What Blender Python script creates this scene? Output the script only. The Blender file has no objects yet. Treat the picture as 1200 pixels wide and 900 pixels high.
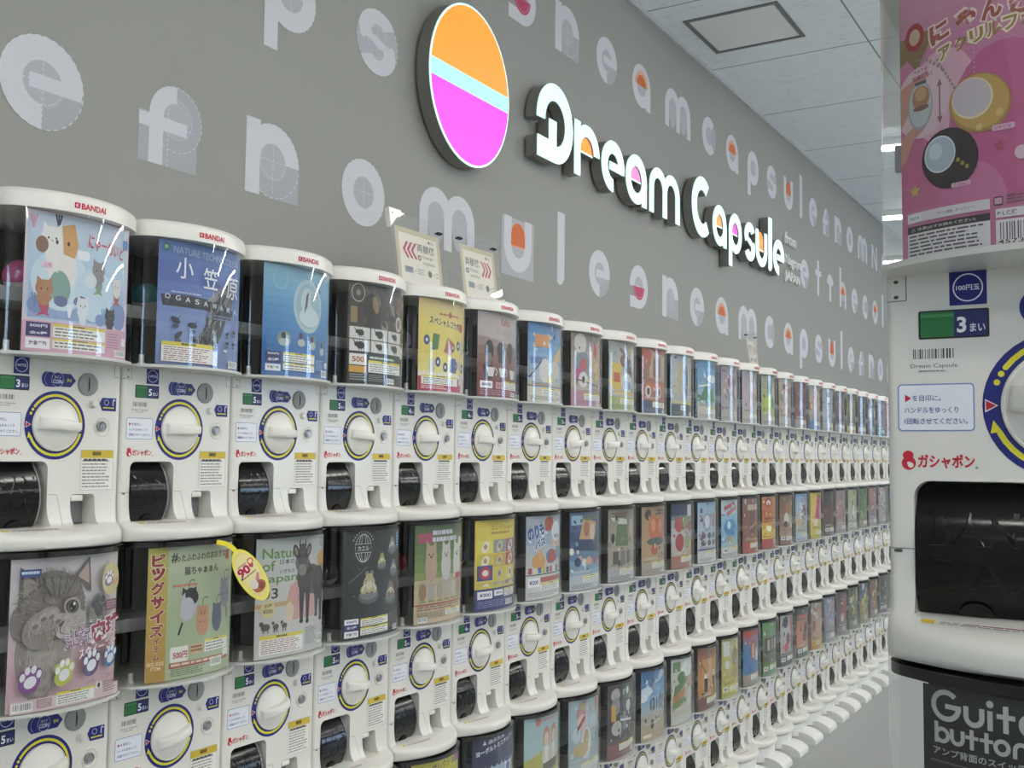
import bpy, bmesh, math, random
from mathutils import Vector, Matrix
from mathutils.geometry import delaunay_2d_cdt, tessellate_polygon
S = bpy.context.scene
COL = S.collection
PI = math.pi

# ------------------------------------------------------------------ camera, world, exposure
F_PX, YAW, PITCH, ROLL = 1246.26, 0.542689, 0.068328, 0.010727
CAMX, CAMZ = 1.88415, 1.31
cd = bpy.data.cameras.new('camera'); cam = bpy.data.objects.new('camera', cd); COL.objects.link(cam)
cd.sensor_fit = 'HORIZONTAL'; cd.sensor_width = 36.0; cd.lens = F_PX * 36.0 / 1200.0
cd.clip_start = 0.02; cd.clip_end = 200
cy, sy, cp, sp = math.cos(YAW), math.sin(YAW), math.cos(PITCH), math.sin(PITCH)
fw = Vector((-sy * cp, cy * cp, sp)); rt = Vector((cy, sy, 0)); up = rt.cross(fw)
r2 = math.cos(ROLL) * rt + math.sin(ROLL) * up; u2 = -math.sin(ROLL) * rt + math.cos(ROLL) * up
cam.matrix_world = Matrix(((r2.x, u2.x, -fw.x, CAMX), (r2.y, u2.y, -fw.y, 0), (r2.z, u2.z, -fw.z, CAMZ), (0, 0, 0, 1)))
S.camera = cam

w = bpy.data.worlds.new('daylight'); S.world = w; w.use_nodes = True
bg = w.node_tree.nodes['Background']; bg.inputs[0].default_value = (0.62, 0.78, 1.0, 1); bg.inputs[1].default_value = 9.0
S.view_settings.view_transform = 'Standard'; S.view_settings.look = 'None'
S.view_settings.gamma = 1.0; S.view_settings.use_curve_mapping = False
S.view_settings.exposure = 0.0
LAMP = 41            # strength of the ceiling lamps' diffusers
SIGN = .86           # strength of the lit sign faces

# ------------------------------------------------------------------ materials
def lin(c):
    if isinstance(c, str):
        c = c.lstrip('#'); c = c if len(c) == 6 else ''.join(x * 2 for x in c); c = tuple(int(c[i:i + 2], 16) / 255 for i in (0, 2, 4))
    return tuple((x / 12.92 if x <= .04045 else ((x + .055) / 1.055) ** 2.4) for x in c) + (1,)
def mat(name, color, rough=.5, metal=0, noise=0, scale=30, spec=.5, coat=0, emit=0, bump=0):
    m = bpy.data.materials.new(name); m.use_nodes = True; nt = m.node_tree
    b = nt.nodes['Principled BSDF']
    b.inputs['Base Color'].default_value = lin(color); b.inputs['Roughness'].default_value = rough
    b.inputs['Metallic'].default_value = metal; b.inputs['Specular IOR Level'].default_value = spec
    b.inputs['Coat Weight'].default_value = coat; b.inputs['Coat Roughness'].default_value = .08
    if emit:
        b.inputs['Emission Color'].default_value = lin(color); b.inputs['Emission Strength'].default_value = emit
    tc = nt.nodes.new('ShaderNodeTexCoord'); n = nt.nodes.new('ShaderNodeTexNoise')
    n.inputs['Scale'].default_value = scale; n.inputs['Detail'].default_value = 3
    nt.links.new(tc.outputs['Object'], n.inputs['Vector'])
    if noise:
        mx = nt.nodes.new('ShaderNodeMix'); mx.data_type = 'RGBA'; mx.blend_type = 'MULTIPLY'
        mx.inputs[0].default_value = noise; mx.inputs[6].default_value = lin(color)
        nt.links.new(n.outputs['Fac'], mx.inputs[7]); nt.links.new(mx.outputs[2], b.inputs['Base Color'])
    if bump:
        bp = nt.nodes.new('ShaderNodeBump'); bp.inputs['Strength'].default_value = bump; bp.inputs['Distance'].default_value = .002
        nt.links.new(n.outputs['Fac'], bp.inputs['Height']); nt.links.new(bp.outputs['Normal'], b.inputs['Normal'])
    return m
def print_mat(name, rough, coat=0, emit=0):
    m = bpy.data.materials.new(name); m.use_nodes = True; nt = m.node_tree; b = nt.nodes['Principled BSDF']
    a = nt.nodes.new('ShaderNodeVertexColor'); a.layer_name = 'Col'
    nt.links.new(a.outputs['Color'], b.inputs['Base Color'])
    b.inputs['Roughness'].default_value = rough; b.inputs['Coat Weight'].default_value = coat
    b.inputs['Coat Roughness'].default_value = .06
    if emit:
        nt.links.new(a.outputs['Color'], b.inputs['Emission Color']); b.inputs['Emission Strength'].default_value = emit
        b.inputs['Base Color'].default_value = (.6, .6, .6, 1); nt.links.new(a.outputs['Color'], b.inputs['Base Color'])
    return m
def clear_mat(name, tint, gloss=.0, ior=1.5, rough=.02):
    m = bpy.data.materials.new(name); m.use_nodes = True; nt = m.node_tree
    for n in list(nt.nodes): nt.nodes.remove(n)
    o = nt.nodes.new('ShaderNodeOutputMaterial'); t = nt.nodes.new('ShaderNodeBsdfTransparent'); g = nt.nodes.new('ShaderNodeBsdfGlossy')
    t.inputs[0].default_value = tint + (1,); g.inputs['Roughness'].default_value = rough; g.inputs[0].default_value = (1, 1, 1, 1)
    f = nt.nodes.new('ShaderNodeFresnel'); f.inputs[0].default_value = ior
    a = nt.nodes.new('ShaderNodeMath'); a.operation = 'ADD'; a.use_clamp = True; a.inputs[1].default_value = gloss
    ge = nt.nodes.new('ShaderNodeNewGeometry'); q = nt.nodes.new('ShaderNodeMapRange'); q.inputs[3].default_value = ior; q.inputs[4].default_value = 1 / ior
    nt.links.new(ge.outputs['Backfacing'], q.inputs[0]); nt.links.new(q.outputs[0], f.inputs[0])      # thin sheet: same reflectance from both sides
    mx = nt.nodes.new('ShaderNodeMixShader')
    nt.links.new(f.outputs[0], a.inputs[0]); nt.links.new(a.outputs[0], mx.inputs[0])
    nt.links.new(t.outputs[0], mx.inputs[1]); nt.links.new(g.outputs[0], mx.inputs[2]); nt.links.new(mx.outputs[0], o.inputs[0])
    return m
M = dict(
    white=mat('white_plastic', '#e2e0d8', .32, noise=.03, scale=8, coat=.15),
    lid=mat('lid_plastic', '#e6e4dd', .3, noise=.02, scale=8, coat=.2),
    knob=mat('knob_plastic', '#e9e7df', .28, coat=.25),
    dark=mat('dark_smoked_plastic', '#0b0c0d', .12, spec=.35),
    black=mat('black_interior', '#17181a', .6),
    panel=mat('grey_interior', '#46484a', .55),
    ledge=mat('pale_chute', '#9a9c9d', .45),
    grey=mat('grey_plastic', '#8d8f90', .4),
    slot=mat('dark_gap', '#0c0c0d', .7),
    steel=mat('steel', '#a8a9aa', .28, metal=.9),
    tray=mat('tray_grey', '#85888c', .4),
    clear=clear_mat('clear_plastic', (.965, .98, .98), .012),
    acrylic=clear_mat('clear_acrylic', (.985, .99, .99), .005),
    glass=clear_mat('window_glass', (.92, .97, 1.0), .0),
    print=print_mat('printed_paper', .45),
    gloss=print_mat('printed_film', .42),
    doorfilm=print_mat('door_film', .13),
    litprint=print_mat('lit_film', .4, 0, SIGN * .62),
    casing=mat('sign_casing', '#74736d', .45),
    sfrom=mat('pale_sign_metal', '#d3d5d4', .4),
    wallp=print_mat('wall_print', .6),
    lamp=mat('lamp_diffuser', '#fffaf2', .5, emit=LAMP),
    housing=mat('lamp_housing', '#e8e8e8', .4),
    trim=mat('trim_white', '#b9bcbd', .5),
    frame=mat('hatch_frame', '#777a7c', .4, metal=.4),
    foot=mat('foot_white', '#e4e4e0', .4),
    strap=mat('yellow_strap', '#f0e03c', .4),
)
M['doorfilm'].node_tree.nodes['Principled BSDF'].inputs['Specular IOR Level'].default_value = .35
def capsule_mat(c): return mat('capsule_plastic', c, .15, coat=.4)

# ------------------------------------------------------------------ object helpers
def link(name, data, parent=None, loc=(0, 0, 0), rot=(0, 0, 0)):
    o = bpy.data.objects.new(name, data); COL.objects.link(o); o.location = loc; o.rotation_euler = rot
    if parent: o.parent = parent
    return o
def tag(o, label=None, cat=None, group=None, kind=None):
    for k, v in (('label', label), ('category', cat), ('group', group), ('kind', kind)):
        if v: o[k] = v
    return o
def thing(name, label, cat, loc, rotz=0, group=None):
    return tag(link(name, None, None, loc, (0, 0, rotz)), label, cat, group)
def mesh(name, vs, fs, m, smooth=None, mi=None):
    me = bpy.data.meshes.new(name); me.from_pydata([tuple(v) for v in vs], [], fs)
    for x in (m if isinstance(m, (list, tuple)) else [m]): me.materials.append(x)
    if mi: me.polygons.foreach_set('material_index', mi)
    bm = bmesh.new(); bm.from_mesh(me); bmesh.ops.remove_doubles(bm, verts=bm.verts, dist=1e-6)
    bmesh.ops.recalc_face_normals(bm, faces=bm.faces); bm.to_mesh(me); bm.free()
    if smooth:
        me.shade_smooth(); me.set_sharp_from_angle(angle=math.radians(smooth))
    return me
class MB:
    def __init__(s): s.v = []; s.f = []; s.mi = []
    def add(s, vs, fs, mi=0):
        b = len(s.v); s.v += [tuple(v) for v in vs]; s.f += [tuple(b + i for i in f) for f in fs]; s.mi += [mi] * len(fs)
    def box(s, x0, x1, y0, y1, z0, z1, bev=0, mi=0):
        bm = bmesh.new(); bmesh.ops.create_cube(bm, size=1)
        for v in bm.verts: v.co = ((x0 + x1) / 2 + v.co.x * (x1 - x0), (y0 + y1) / 2 + v.co.y * (y1 - y0), (z0 + z1) / 2 + v.co.z * (z1 - z0))
        if bev: bmesh.ops.bevel(bm, geom=bm.edges[:], offset=bev, segments=2, affect='EDGES', profile=.5)
        bm.verts.index_update(); s.add([v.co for v in bm.verts], [[v.index for v in f.verts] for f in bm.faces], mi); bm.free()
    def lathe(s, prof, cx, cz, n=40, mi=0):      # prof: (radius, y) around the y axis
        vs = []; fs = []
        for r, y in prof:
            for i in range(n):
                a = 2 * PI * i / n; vs.append((cx + r * math.cos(a), y, cz + r * math.sin(a)))
        for j in range(len(prof) - 1):
            for i in range(n):
                k = (i + 1) % n; fs.append((j * n + i, j * n + k, (j + 1) * n + k, (j + 1) * n + i))
        if prof[-1][0] > 1e-6: fs.append(tuple((len(prof) - 1) * n + i for i in range(n)))
        s.add(vs, fs, mi)
    def prism(s, pts, fa, fb, mi=0, caps=True):          # pts 2D, fa/fb map to 3D front/back
        n = len(pts); vs = [fa(*p) for p in pts] + [fb(*p) for p in pts]
        fs = [(i, (i + 1) % n, n + (i + 1) % n, n + i) for i in range(n)]
        if caps: fs += [tuple(range(n)), tuple(range(2 * n - 1, n - 1, -1))]
        s.add(vs, fs, mi)
    def build(s, name, m, smooth=35): return mesh(name, s.v, s.f, m, smooth, s.mi)

# ------------------------------------------------------------------ flat print canvas (everything is polygons)
_txt = {}
def text_tris(t, bold=0.0):
    k = (t, bold)
    if k not in _txt:
        c = bpy.data.curves.new('t', 'FONT'); c.body = t; c.offset = bold; c.resolution_u = 3
        o = bpy.data.objects.new('t', c); COL.objects.link(o); bpy.context.view_layer.update()
        e = o.evaluated_get(bpy.context.evaluated_depsgraph_get()); me = e.to_mesh()
        V = [(v.co.x, v.co.y) for v in me.vertices]; P = [[V[i] for i in p.vertices] for p in me.polygons]
        e.to_mesh_clear(); bpy.data.objects.remove(o); bpy.data.curves.remove(c)
        out = []
        for p in P:
            if len(p) > 3: out += [[p[i] for i in tri] for tri in tessellate_polygon([[Vector((x, y, 0)) for x, y in p]])]
            else: out.append(p)
        xs = [x for p in out for x, y in p] or [0, 1]; ys = [y for p in out for x, y in p] or [0, 1]
        x0, x1, y0, y1 = min(xs), max(xs), min(ys), max(ys)
        _txt[k] = ([[(x - x0, y - y0) for x, y in p] for p in out], x1 - x0, y1 - y0)
    return _txt[k]
def arcpts(cx, cy, r0, r1, a0, a1, n=None):
    n = n or max(3, int(abs(a1 - a0) / 9)); q = []
    A = [math.radians(a0 + (a1 - a0) * i / n) for i in range(n + 1)]
    for i in range(n):
        a, b = A[i], A[i + 1]
        q.append([(cx + r1 * math.cos(a), cy + r1 * math.sin(a)), (cx + r1 * math.cos(b), cy + r1 * math.sin(b)),
                  (cx + r0 * math.cos(b), cy + r0 * math.sin(b)), (cx + r0 * math.cos(a), cy + r0 * math.sin(a))] if r0 > 1e-6 else
                 [(cx, cy), (cx + r1 * math.cos(a), cy + r1 * math.sin(a)), (cx + r1 * math.cos(b), cy + r1 * math.sin(b))])
    return q
def clipx(p, x, keep_gt):
    out = []
    for i in range(len(p)):
        a, b = p[i], p[(i + 1) % len(p)]
        ia = (a[0] >= x) if keep_gt else (a[0] <= x); ib = (b[0] >= x) if keep_gt else (b[0] <= x)
        if ia: out.append(a)
        if ia != ib:
            t = (x - a[0]) / (b[0] - a[0]); out.append((x, a[1] + t * (b[1] - a[1])))
    return out
def clipy(p, y, gt): return [(b, a) for a, b in clipx([(b, a) for a, b in p], y, gt)]
class Print:
    def __init__(s, bounds=None): s.p = []; s.L = 0; s.b = bounds; s.T = None
    def _a(s, polys, col):
        s.L += 1
        for p in polys:
            if s.T: p = [(x * s.T[0] + s.T[1], y * s.T[2] + s.T[3]) for x, y in p]
            if s.b:
                for v, gt in ((s.b[0], True), (s.b[2], False)): p = clipx(p, v, gt) if len(p) > 2 else p
                for v, gt in ((s.b[1], True), (s.b[3], False)): p = clipy(p, v, gt) if len(p) > 2 else p
            if len(p) > 2: s.p.append((p, col, s.L))
        return s
    def rect(s, x0, y0, x1, y1, c): return s._a([[(x0, y0), (x1, y0), (x1, y1), (x0, y1)]], c)
    def rrect(s, x0, y0, x1, y1, r, c):
        q = []
        for cx, cy, a in ((x1 - r, y1 - r, 0), (x0 + r, y1 - r, 90), (x0 + r, y0 + r, 180), (x1 - r, y0 + r, 270)):
            q += [(cx + r * math.cos(math.radians(a + d)), cy + r * math.sin(math.radians(a + d))) for d in (0, 22.5, 45, 67.5, 90)]
        return s._a([q], c)
    def ell(s, cx, cy, rx, ry, c, rot=0, n=22):
        ca, sa = math.cos(math.radians(rot)), math.sin(math.radians(rot)); q = []
        for i in range(n):
            a = 2 * PI * i / n; x, y = rx * math.cos(a), ry * math.sin(a); q.append((cx + x * ca - y * sa, cy + x * sa + y * ca))
        return s._a([q], c)
    def poly(s, pts, c):
        tr = tessellate_polygon([[Vector((x, y, 0)) for x, y in pts]])
        return s._a([[pts[i] for i in t] for t in tr], c)
    def arc(s, cx, cy, r0, r1, a0, a1, c): return s._a(arcpts(cx, cy, r0, r1, a0, a1), c)
    def line(s, x0, y0, x1, y1, t, c):
        d = math.hypot(x1 - x0, y1 - y0) or 1e-6; nx, ny = -(y1 - y0) / d * t / 2, (x1 - x0) / d * t / 2
        return s._a([[(x0 + nx, y0 + ny), (x0 - nx, y0 - ny), (x1 - nx, y1 - ny), (x1 + nx, y1 + ny)]], c)
    def text(s, t, x, y, h, c, wd=None, bold=0.0, rot=0, al='l', outline=None, ow=.03):
        if outline: s.text(t, x, y, h, outline, wd, ow, rot, al)
        P, W, H = text_tris(t, bold); _, W0, H0 = text_tris(t, 0.0)
        ky = h / H0; kx = (wd / W0) if wd else ky
        ox = {'l': 0, 'c': -W0 * kx / 2, 'r': -W0 * kx}[al]; dx = -(W - W0) / 2 * kx; dy = -(H - H0) / 2 * ky
        ca, sa = math.cos(math.radians(rot)), math.sin(math.radians(rot)); out = []
        for p in P:
            q = []
            for a, b in p:
                a = a * kx + ox + dx; b = b * ky + dy; q.append((x + a * ca - b * sa, y + a * sa + b * ca))
            out.append(q)
        return s._a(out, c)
    def lines(s, x0, y0, x1, y1, n, c, fill=.45, seed=1):
        R = random.Random(seed); st = (y1 - y0) / n; ps = []
        for i in range(n):
            yy = y1 - (i + 1) * st + st * .3; x = x0; end = x1 - R.random() * .25 * (x1 - x0)
            while x < end:
                d = (x1 - x0) * R.uniform(.04, .16); ps.append([(x, yy), (min(x + d, end), yy), (min(x + d, end), yy + st * fill), (x, yy + st * fill)]); x += d + (x1 - x0) * .02
        return s._a(ps, c)
    def barcode(s, x0, y0, x1, y1, seed=3, bgc='#e8e6e2'):
        R = random.Random(seed); s.rect(x0, y0, x1, y1, bgc); x = x0 + (x1 - x0) * .07; ps = []
        while x < x1 - (x1 - x0) * .08:
            d = (x1 - x0) * R.choice((.015, .02, .035)); ps.append([(x, y0 + (y1 - y0) * .22), (x + d, y0 + (y1 - y0) * .22), (x + d, y1 - (y1 - y0) * .1), (x, y1 - (y1 - y0) * .1)]); x += d + (x1 - x0) * R.choice((.02, .03, .04))
        return s._a(ps, '#3a3a3a')
    def warn(s, x0, y0, x1, y1, n=5, head='#e3cf3a', ink='#77736c', seed=2):
        s.rect(x0, y0, x1, y1, '#e9e7e0'); h = (y1 - y0) * .2; s.rect(x0, y1 - h, x1, y1, head)
        s.lines((x0 + x1) / 2 - (x1 - x0) * .15, y1 - h * .9, (x0 + x1) / 2 + (x1 - x0) * .15, y1 - h * .1, 1, '#4a4420', .6, seed)
        return s.lines(x0 + (x1 - x0) * .04, y0 + (y1 - y0) * .04, x1 - (x1 - x0) * .02, y1 - h * 1.15, n, ink, .42, seed)
    def price(s, x0, y0, x1, y1, t='500', c='#2b2b6e', bgc='#eceaf0'):
        s.rect(x0, y0, x1, y1, bgc); return s.text(t, (x0 + x1) / 2, y0 + (y1 - y0) * .3, (y1 - y0) * .42, c, (x1 - x0) * .72, .02, al='c')
    def vgrad(s, x0, y0, x1, y1, stops, n=10):        # printed colour wash, part of the artwork
        C = [tuple(int(c.lstrip('#')[i:i + 2], 16) for i in (0, 2, 4)) for c in stops]
        for i in range(n):
            t = i / (n - 1) * (len(C) - 1); k = min(int(t), len(C) - 2); f = t - k
            col = '#%02x%02x%02x' % tuple(int(C[k][j] * (1 - f) + C[k + 1][j] * f) for j in range(3))
            s.rect(x0, y1 - (y1 - y0) * (i + 1) / n, x1, y1 - (y1 - y0) * i / n, col); s.L -= 1
        s.L += 1; return s
    def build(s, name, mapf, m, grid=None, step=.00008):
        vs = []; fs = []; cs = []
        for p, c, L in s.p:
            parts = [p]
            if grid:
                parts = []
                x0 = min(q[0] for q in p); x1 = max(q[0] for q in p)
                for a, b in zip(grid[:-1], grid[1:]):
                    if x1 < a or x0 > b: continue
                    q = clipx(p, a, True) if x0 < a else p
                    if len(q) > 2 and x1 > b: q = clipx(q, b, False)
                    if len(q) > 2: parts.append(q)
            lc = lin(c)
            for q in parts:
                b = len(vs); vs += [mapf(x, y, L * step) for x, y in q]; fs.append(tuple(range(b, b + len(q)))); cs += [lc] * len(q)
        me = bpy.data.meshes.new(name); me.from_pydata(vs, [], fs); me.materials.append(m)
        a = me.color_attributes.new('Col', 'FLOAT_COLOR', 'CORNER')
        a.data.foreach_set('color', [x for c in cs for x in c]); me.update()
        return me

# ------------------------------------------------------------------ layout numbers (metres)
WALLX = 0.0; FACEX = 0.40; PITCHW = 0.25
YCOL0 = 1.18249994 + .009 - PITCHW          # left gap of the first column
ROWZ = (1.447, .913, .379)                  # height of the coin panel's top in the three rows
CEIL = 3.28; NCOL = 26
def coly(k): return YCOL0 + (k + .5) * PITCHW

# ------------------------------------------------------------------ room
def ceiling_mat():
    m = mat('ceiling_board', '#c9cdcf', .8); nt = m.node_tree; b = nt.nodes['Principled BSDF']
    tc = nt.nodes.new('ShaderNodeTexCoord'); sx = nt.nodes.new('ShaderNodeSeparateXYZ'); nt.links.new(tc.outputs['Object'], sx.inputs[0])
    def joint(out, off, per, wd):
        a = nt.nodes.new('ShaderNodeMath'); a.operation = 'SUBTRACT'; a.inputs[1].default_value = off; nt.links.new(out, a.inputs[0])
        p = nt.nodes.new('ShaderNodeMath'); p.operation = 'PINGPONG'; p.inputs[1].default_value = per / 2; nt.links.new(a.outputs[0], p.inputs[0])
        l = nt.nodes.new('ShaderNodeMath'); l.operation = 'LESS_THAN'; l.inputs[1].default_value = wd; nt.links.new(p.outputs[0], l.inputs[0]); return l
    j1 = joint(sx.outputs['Y'], 4.22, .82, .004); j2 = joint(sx.outputs['X'], .785, 1.64, .004)
    mxm = nt.nodes.new('ShaderNodeMath'); mxm.operation = 'MAXIMUM'; nt.links.new(j1.outputs[0], mxm.inputs[0]); nt.links.new(j2.outputs[0], mxm.inputs[1])
    mp = nt.nodes.new('ShaderNodeMapping'); mp.inputs['Scale'].default_value = (18, 60, 1); nt.links.new(tc.outputs['Object'], mp.inputs[0])
    n = nt.nodes.new('ShaderNodeTexNoise'); n.inputs['Scale'].default_value = 1.0; n.inputs['Detail'].default_value = 4; nt.links.new(mp.outputs[0], n.inputs[0])
    cr = nt.nodes.new('ShaderNodeValToRGB'); cr.color_ramp.elements[0].position = .33; cr.color_ramp.elements[1].position = .42
    cr.color_ramp.elements[0].color = lin('#dce2e8'); cr.color_ramp.elements[1].color = lin('#eaf0f5'); nt.links.new(n.outputs[0], cr.inputs[0])
    mx = nt.nodes.new('ShaderNodeMix'); mx.data_type = 'RGBA'; nt.links.new(mxm.outputs[0], mx.inputs[0]); nt.links.new(cr.outputs[0], mx.inputs[6]); mx.inputs[7].default_value = lin('#8d9294')
    nt.links.new(mx.outputs[2], b.inputs['Base Color']); return m
def shell(name, x0, x1, y0, y1, z0, z1, m):
    b = MB(); b.box(x0, x1, y0, y1, z0, z1); return tag(link(name, b.build(name, m, None)), kind='structure')
RX, RY0, RY1 = 7.6, -4.5, 13.0
M['wall'] = mat('grey_wall', '#989994', .75, noise=.06, scale=220, bump=.08)
M['wall2'] = mat('pale_wall', '#c4c5c2', .75, noise=.04, scale=60)
M['floor'] = mat('grey_floor', '#a3a6a4', .3, noise=.08, scale=4)
wl = shell('wall_left', -.1, 0, RY0, RY1, 0, CEIL, M['wall'])
shell('floor', -.1, RX + .1, RY0 - .1, RY1 + .1, -.1, 0, M['floor'])
shell('ceiling', -.1, RX + .1, RY0 - .1, RY1 + .1, CEIL, CEIL + .1, ceiling_mat())
shell('wall_back', -.1, RX + .1, RY1, RY1 + .1, 0, CEIL, M['wall2'])
shell('trim_1', .0005, .018, RY0, RY1, CEIL - .022, CEIL - .0005, M['trim'])
# street side: wide shop windows on the right and behind the camera
def window_wall(name, axis, at, a0, a1, opens, num):
    b = MB()
    def blk(p0, p1, z0, z1):
        if axis == 'x': b.box(at, at + .1, p0, p1, z0, z1)
        else: b.box(p0, p1, at - .1, at, z0, z1)
    p = a0
    for o0, o1, z0, z1 in opens:
        blk(p, o0, 0, CEIL); blk(o0, o1, 0, z0); blk(o0, o1, z1, CEIL); p = o1
    blk(p, a1, 0, CEIL)
    tag(link(name, b.build(name, M['wall2'], None)), kind='structure')
    for o0, o1, z0, z1 in opens:
        f = MB(); n = max(1, round((o1 - o0) / 1.2)); e = .03
        def bar(p0, p1, q0, q1):
            if axis == 'x': f.box(at + .02, at + .08, p0, p1, q0, q1)
            else: f.box(p0, p1, at - .08, at - .02, q0, q1)
        bar(o0, o1, z0, z0 + .05); bar(o0, o1, z1 - .05, z1)
        for i in range(n + 1):
            c = o0 + (o1 - o0) * i / n; c = min(max(c, o0 + e), o1 - e); bar(c - e, c + e, z0 + .05, z1 - .05)
        wo = tag(link('window_%d' % num, f.build('window_frame', M['trim'], None)), kind='structure')
        g = MB()
        if axis == 'x': g.box(at + .045, at + .055, o0 + .01, o1 - .01, z0 + .02, z1 - .02)
        else: g.box(o0 + .01, o1 - .01, at - .055, at - .045, z0 + .02, z1 - .02)
        link('window_pane', g.build('window_pane', M['glass'], None), wo); num += 1
window_wall('wall_right', 'x', RX, RY0, RY1, [(2.6, 3.3, 1.2, 2.4), (8.4, 10.6, 1.0, 2.7)], 1)
window_wall('wall_front', 'y', RY0, -.1, RX + .1, [(2.5, 4.0, 1.38, 2.6)], 3)

# ceiling hatch
ht = thing('ceiling_hatch', 'square access hatch with grey metal frame in the white ceiling', 'hatch', (.33, 4.61, CEIL))
b = MB(); h = .217
for x0, x1, y0, y1 in ((-h, h, -h, -h + .018), (-h, h, h - .018, h), (-h, -h + .018, -h + .018, h - .018), (h - .018, h, -h + .018, h - .018)):
    b.box(x0, x1, y0, y1, -.006, -.0003)
link('hatch_frame', b.build('hatch_frame', M['frame'], None), ht)
b = MB(); b.box(-h + .024, h - .024, -h + .024, h - .024, -.004, -.0003); link('hatch_panel', b.build('hatch_panel', M['housing'], None), ht)

# ceiling lamps (slim linear fittings)
def lamp(x, y, ln, lab):
    t = thing('ceiling_light', lab, 'light', (x, y, CEIL), 0, 'slim linear lamps on the ceiling')
    b = MB(); b.box(-ln / 2, ln / 2, -.045, .045, -.045, -.0005, .006); link('lamp_housing', b.build('lamp_housing', M['housing']), t)
    b = MB(); b.box(-ln / 2 + .02, ln / 2 - .02, -.034, .034, -.062, -.0455, .005); link('lamp_diffuser', b.build('lamp_diffuser', M['lamp']), t)
N_ = ('one', 'two', 'three', 'four', 'five', 'six', 'seven', 'eight', 'nine')
for j in range(8):
    for i in range(4):
        lamp(2.00 + i * 1.45, -3.2 + j * 2.0, 1.22, 'slim white ceiling lamp, place %s in crosswise line %s' % (N_[i], N_[j]))

# ------------------------------------------------------------------ capsule toy machine: shared part meshes
def p_can(u): d = min(abs(u - .125), .1235); return .076 - (.1726 - math.sqrt(.1726 ** 2 - d * d))
def p_lip(u): return p_can(u) - .010
PR = [(0, .012)] + [(0, -.012 * i) for i in range(1, 17)] + [(0, -.202), (0, -.211)]
for a in range(10, 91, 10):
    PR.append((.25 * (1 - math.cos(math.radians(a))), -.211 - .042 * math.sin(math.radians(a))))
PR += [(.45, -.2552), (.66, -.2583), (.83, -.2612), (.92, -.2638), (.97, -.2668), (1, -.2705), (1, -.274), (1, -.278), (.985, -.2820), (.93, -.2845)]
IARC = 27
PV = [.012]
for (f0, z0), (f1, z1) in zip(PR[:-1], PR[1:]): PV.append(PV[-1] - math.hypot((f1 - f0) * .08, z1 - z0))
def prof(v):
    for i in range(len(PV) - 1):
        if v >= PV[i + 1] or i == len(PV) - 2:
            t = (PV[i] - v) / (PV[i] - PV[i + 1]); (f0, z0), (f1, z1) = PR[i], PR[i + 1]
            a = math.atan2((f1 - f0) * .08, z0 - z1); return f0 + (f1 - f0) * t, z0 + (z1 - z0) * t, a
def vz(z):                                             # v at a height on the upper part of the profile
    for i in range(len(PR) - 1):
        if PR[i + 1][1] <= z: return PV[i] + (PV[i + 1] - PV[i]) * (PR[i][1] - z) / (PR[i][1] - PR[i + 1][1])
ED = .007; U0, U1 = .0015, .2485
def edge(u):
    d = min(u - U0, U1 - u)
    return 0 if d >= ED else ED - math.sqrt(max(ED * ED - (ED - max(d, 0)) ** 2, 0))
def surf(u, v, off=0, back=None):
    f, z, a = prof(v); P = p_lip(u) * f - edge(u)
    y = -P - off * math.cos(a); z = z + off * math.sin(a)
    return (u - .125, back if back is not None else y, z)
def flat(u, z, off=0): return (u - .125, -.0004 - off, z)
def rrpts(x0, y0, x1, y1, r, n=6):
    q = []
    for cx, cy_, a in ((x1 - r, y1 - r, 0), (x0 + r, y1 - r, 90), (x0 + r, y0 + r, 180), (x1 - r, y0 + r, 270)):
        q += [(cx + r * math.cos(math.radians(a + 90 * i / n)), cy_ + r * math.sin(math.radians(a + 90 * i / n))) for i in range(n + 1)]
    return q
def inpoly(p, q):
    c = False; x, y = p
    for i in range(len(q)):
        (x0, y0), (x1, y1) = q[i], q[i - 1]
        if (y0 > y) != (y1 > y) and x < (x1 - x0) * (y - y0) / (y1 - y0) + x0: c = not c
    return c
V_SH = PV[IARC] - .006
H_DOOR = rrpts(.021, V_SH, .115, -.152, .012); H_RET = rrpts(.157, V_SH - .002, .203, vz(-.2045), .007)
def densify(q, d=.008):
    o = []
    for a, b in zip(q, q[1:] + q[:1]):
        n = max(1, int(math.hypot(b[0] - a[0], b[1] - a[1]) / d)); o += [(a[0] + (b[0] - a[0]) * i / n, a[1] + (b[1] - a[1]) * i / n) for i in range(n)]
    return o
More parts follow.
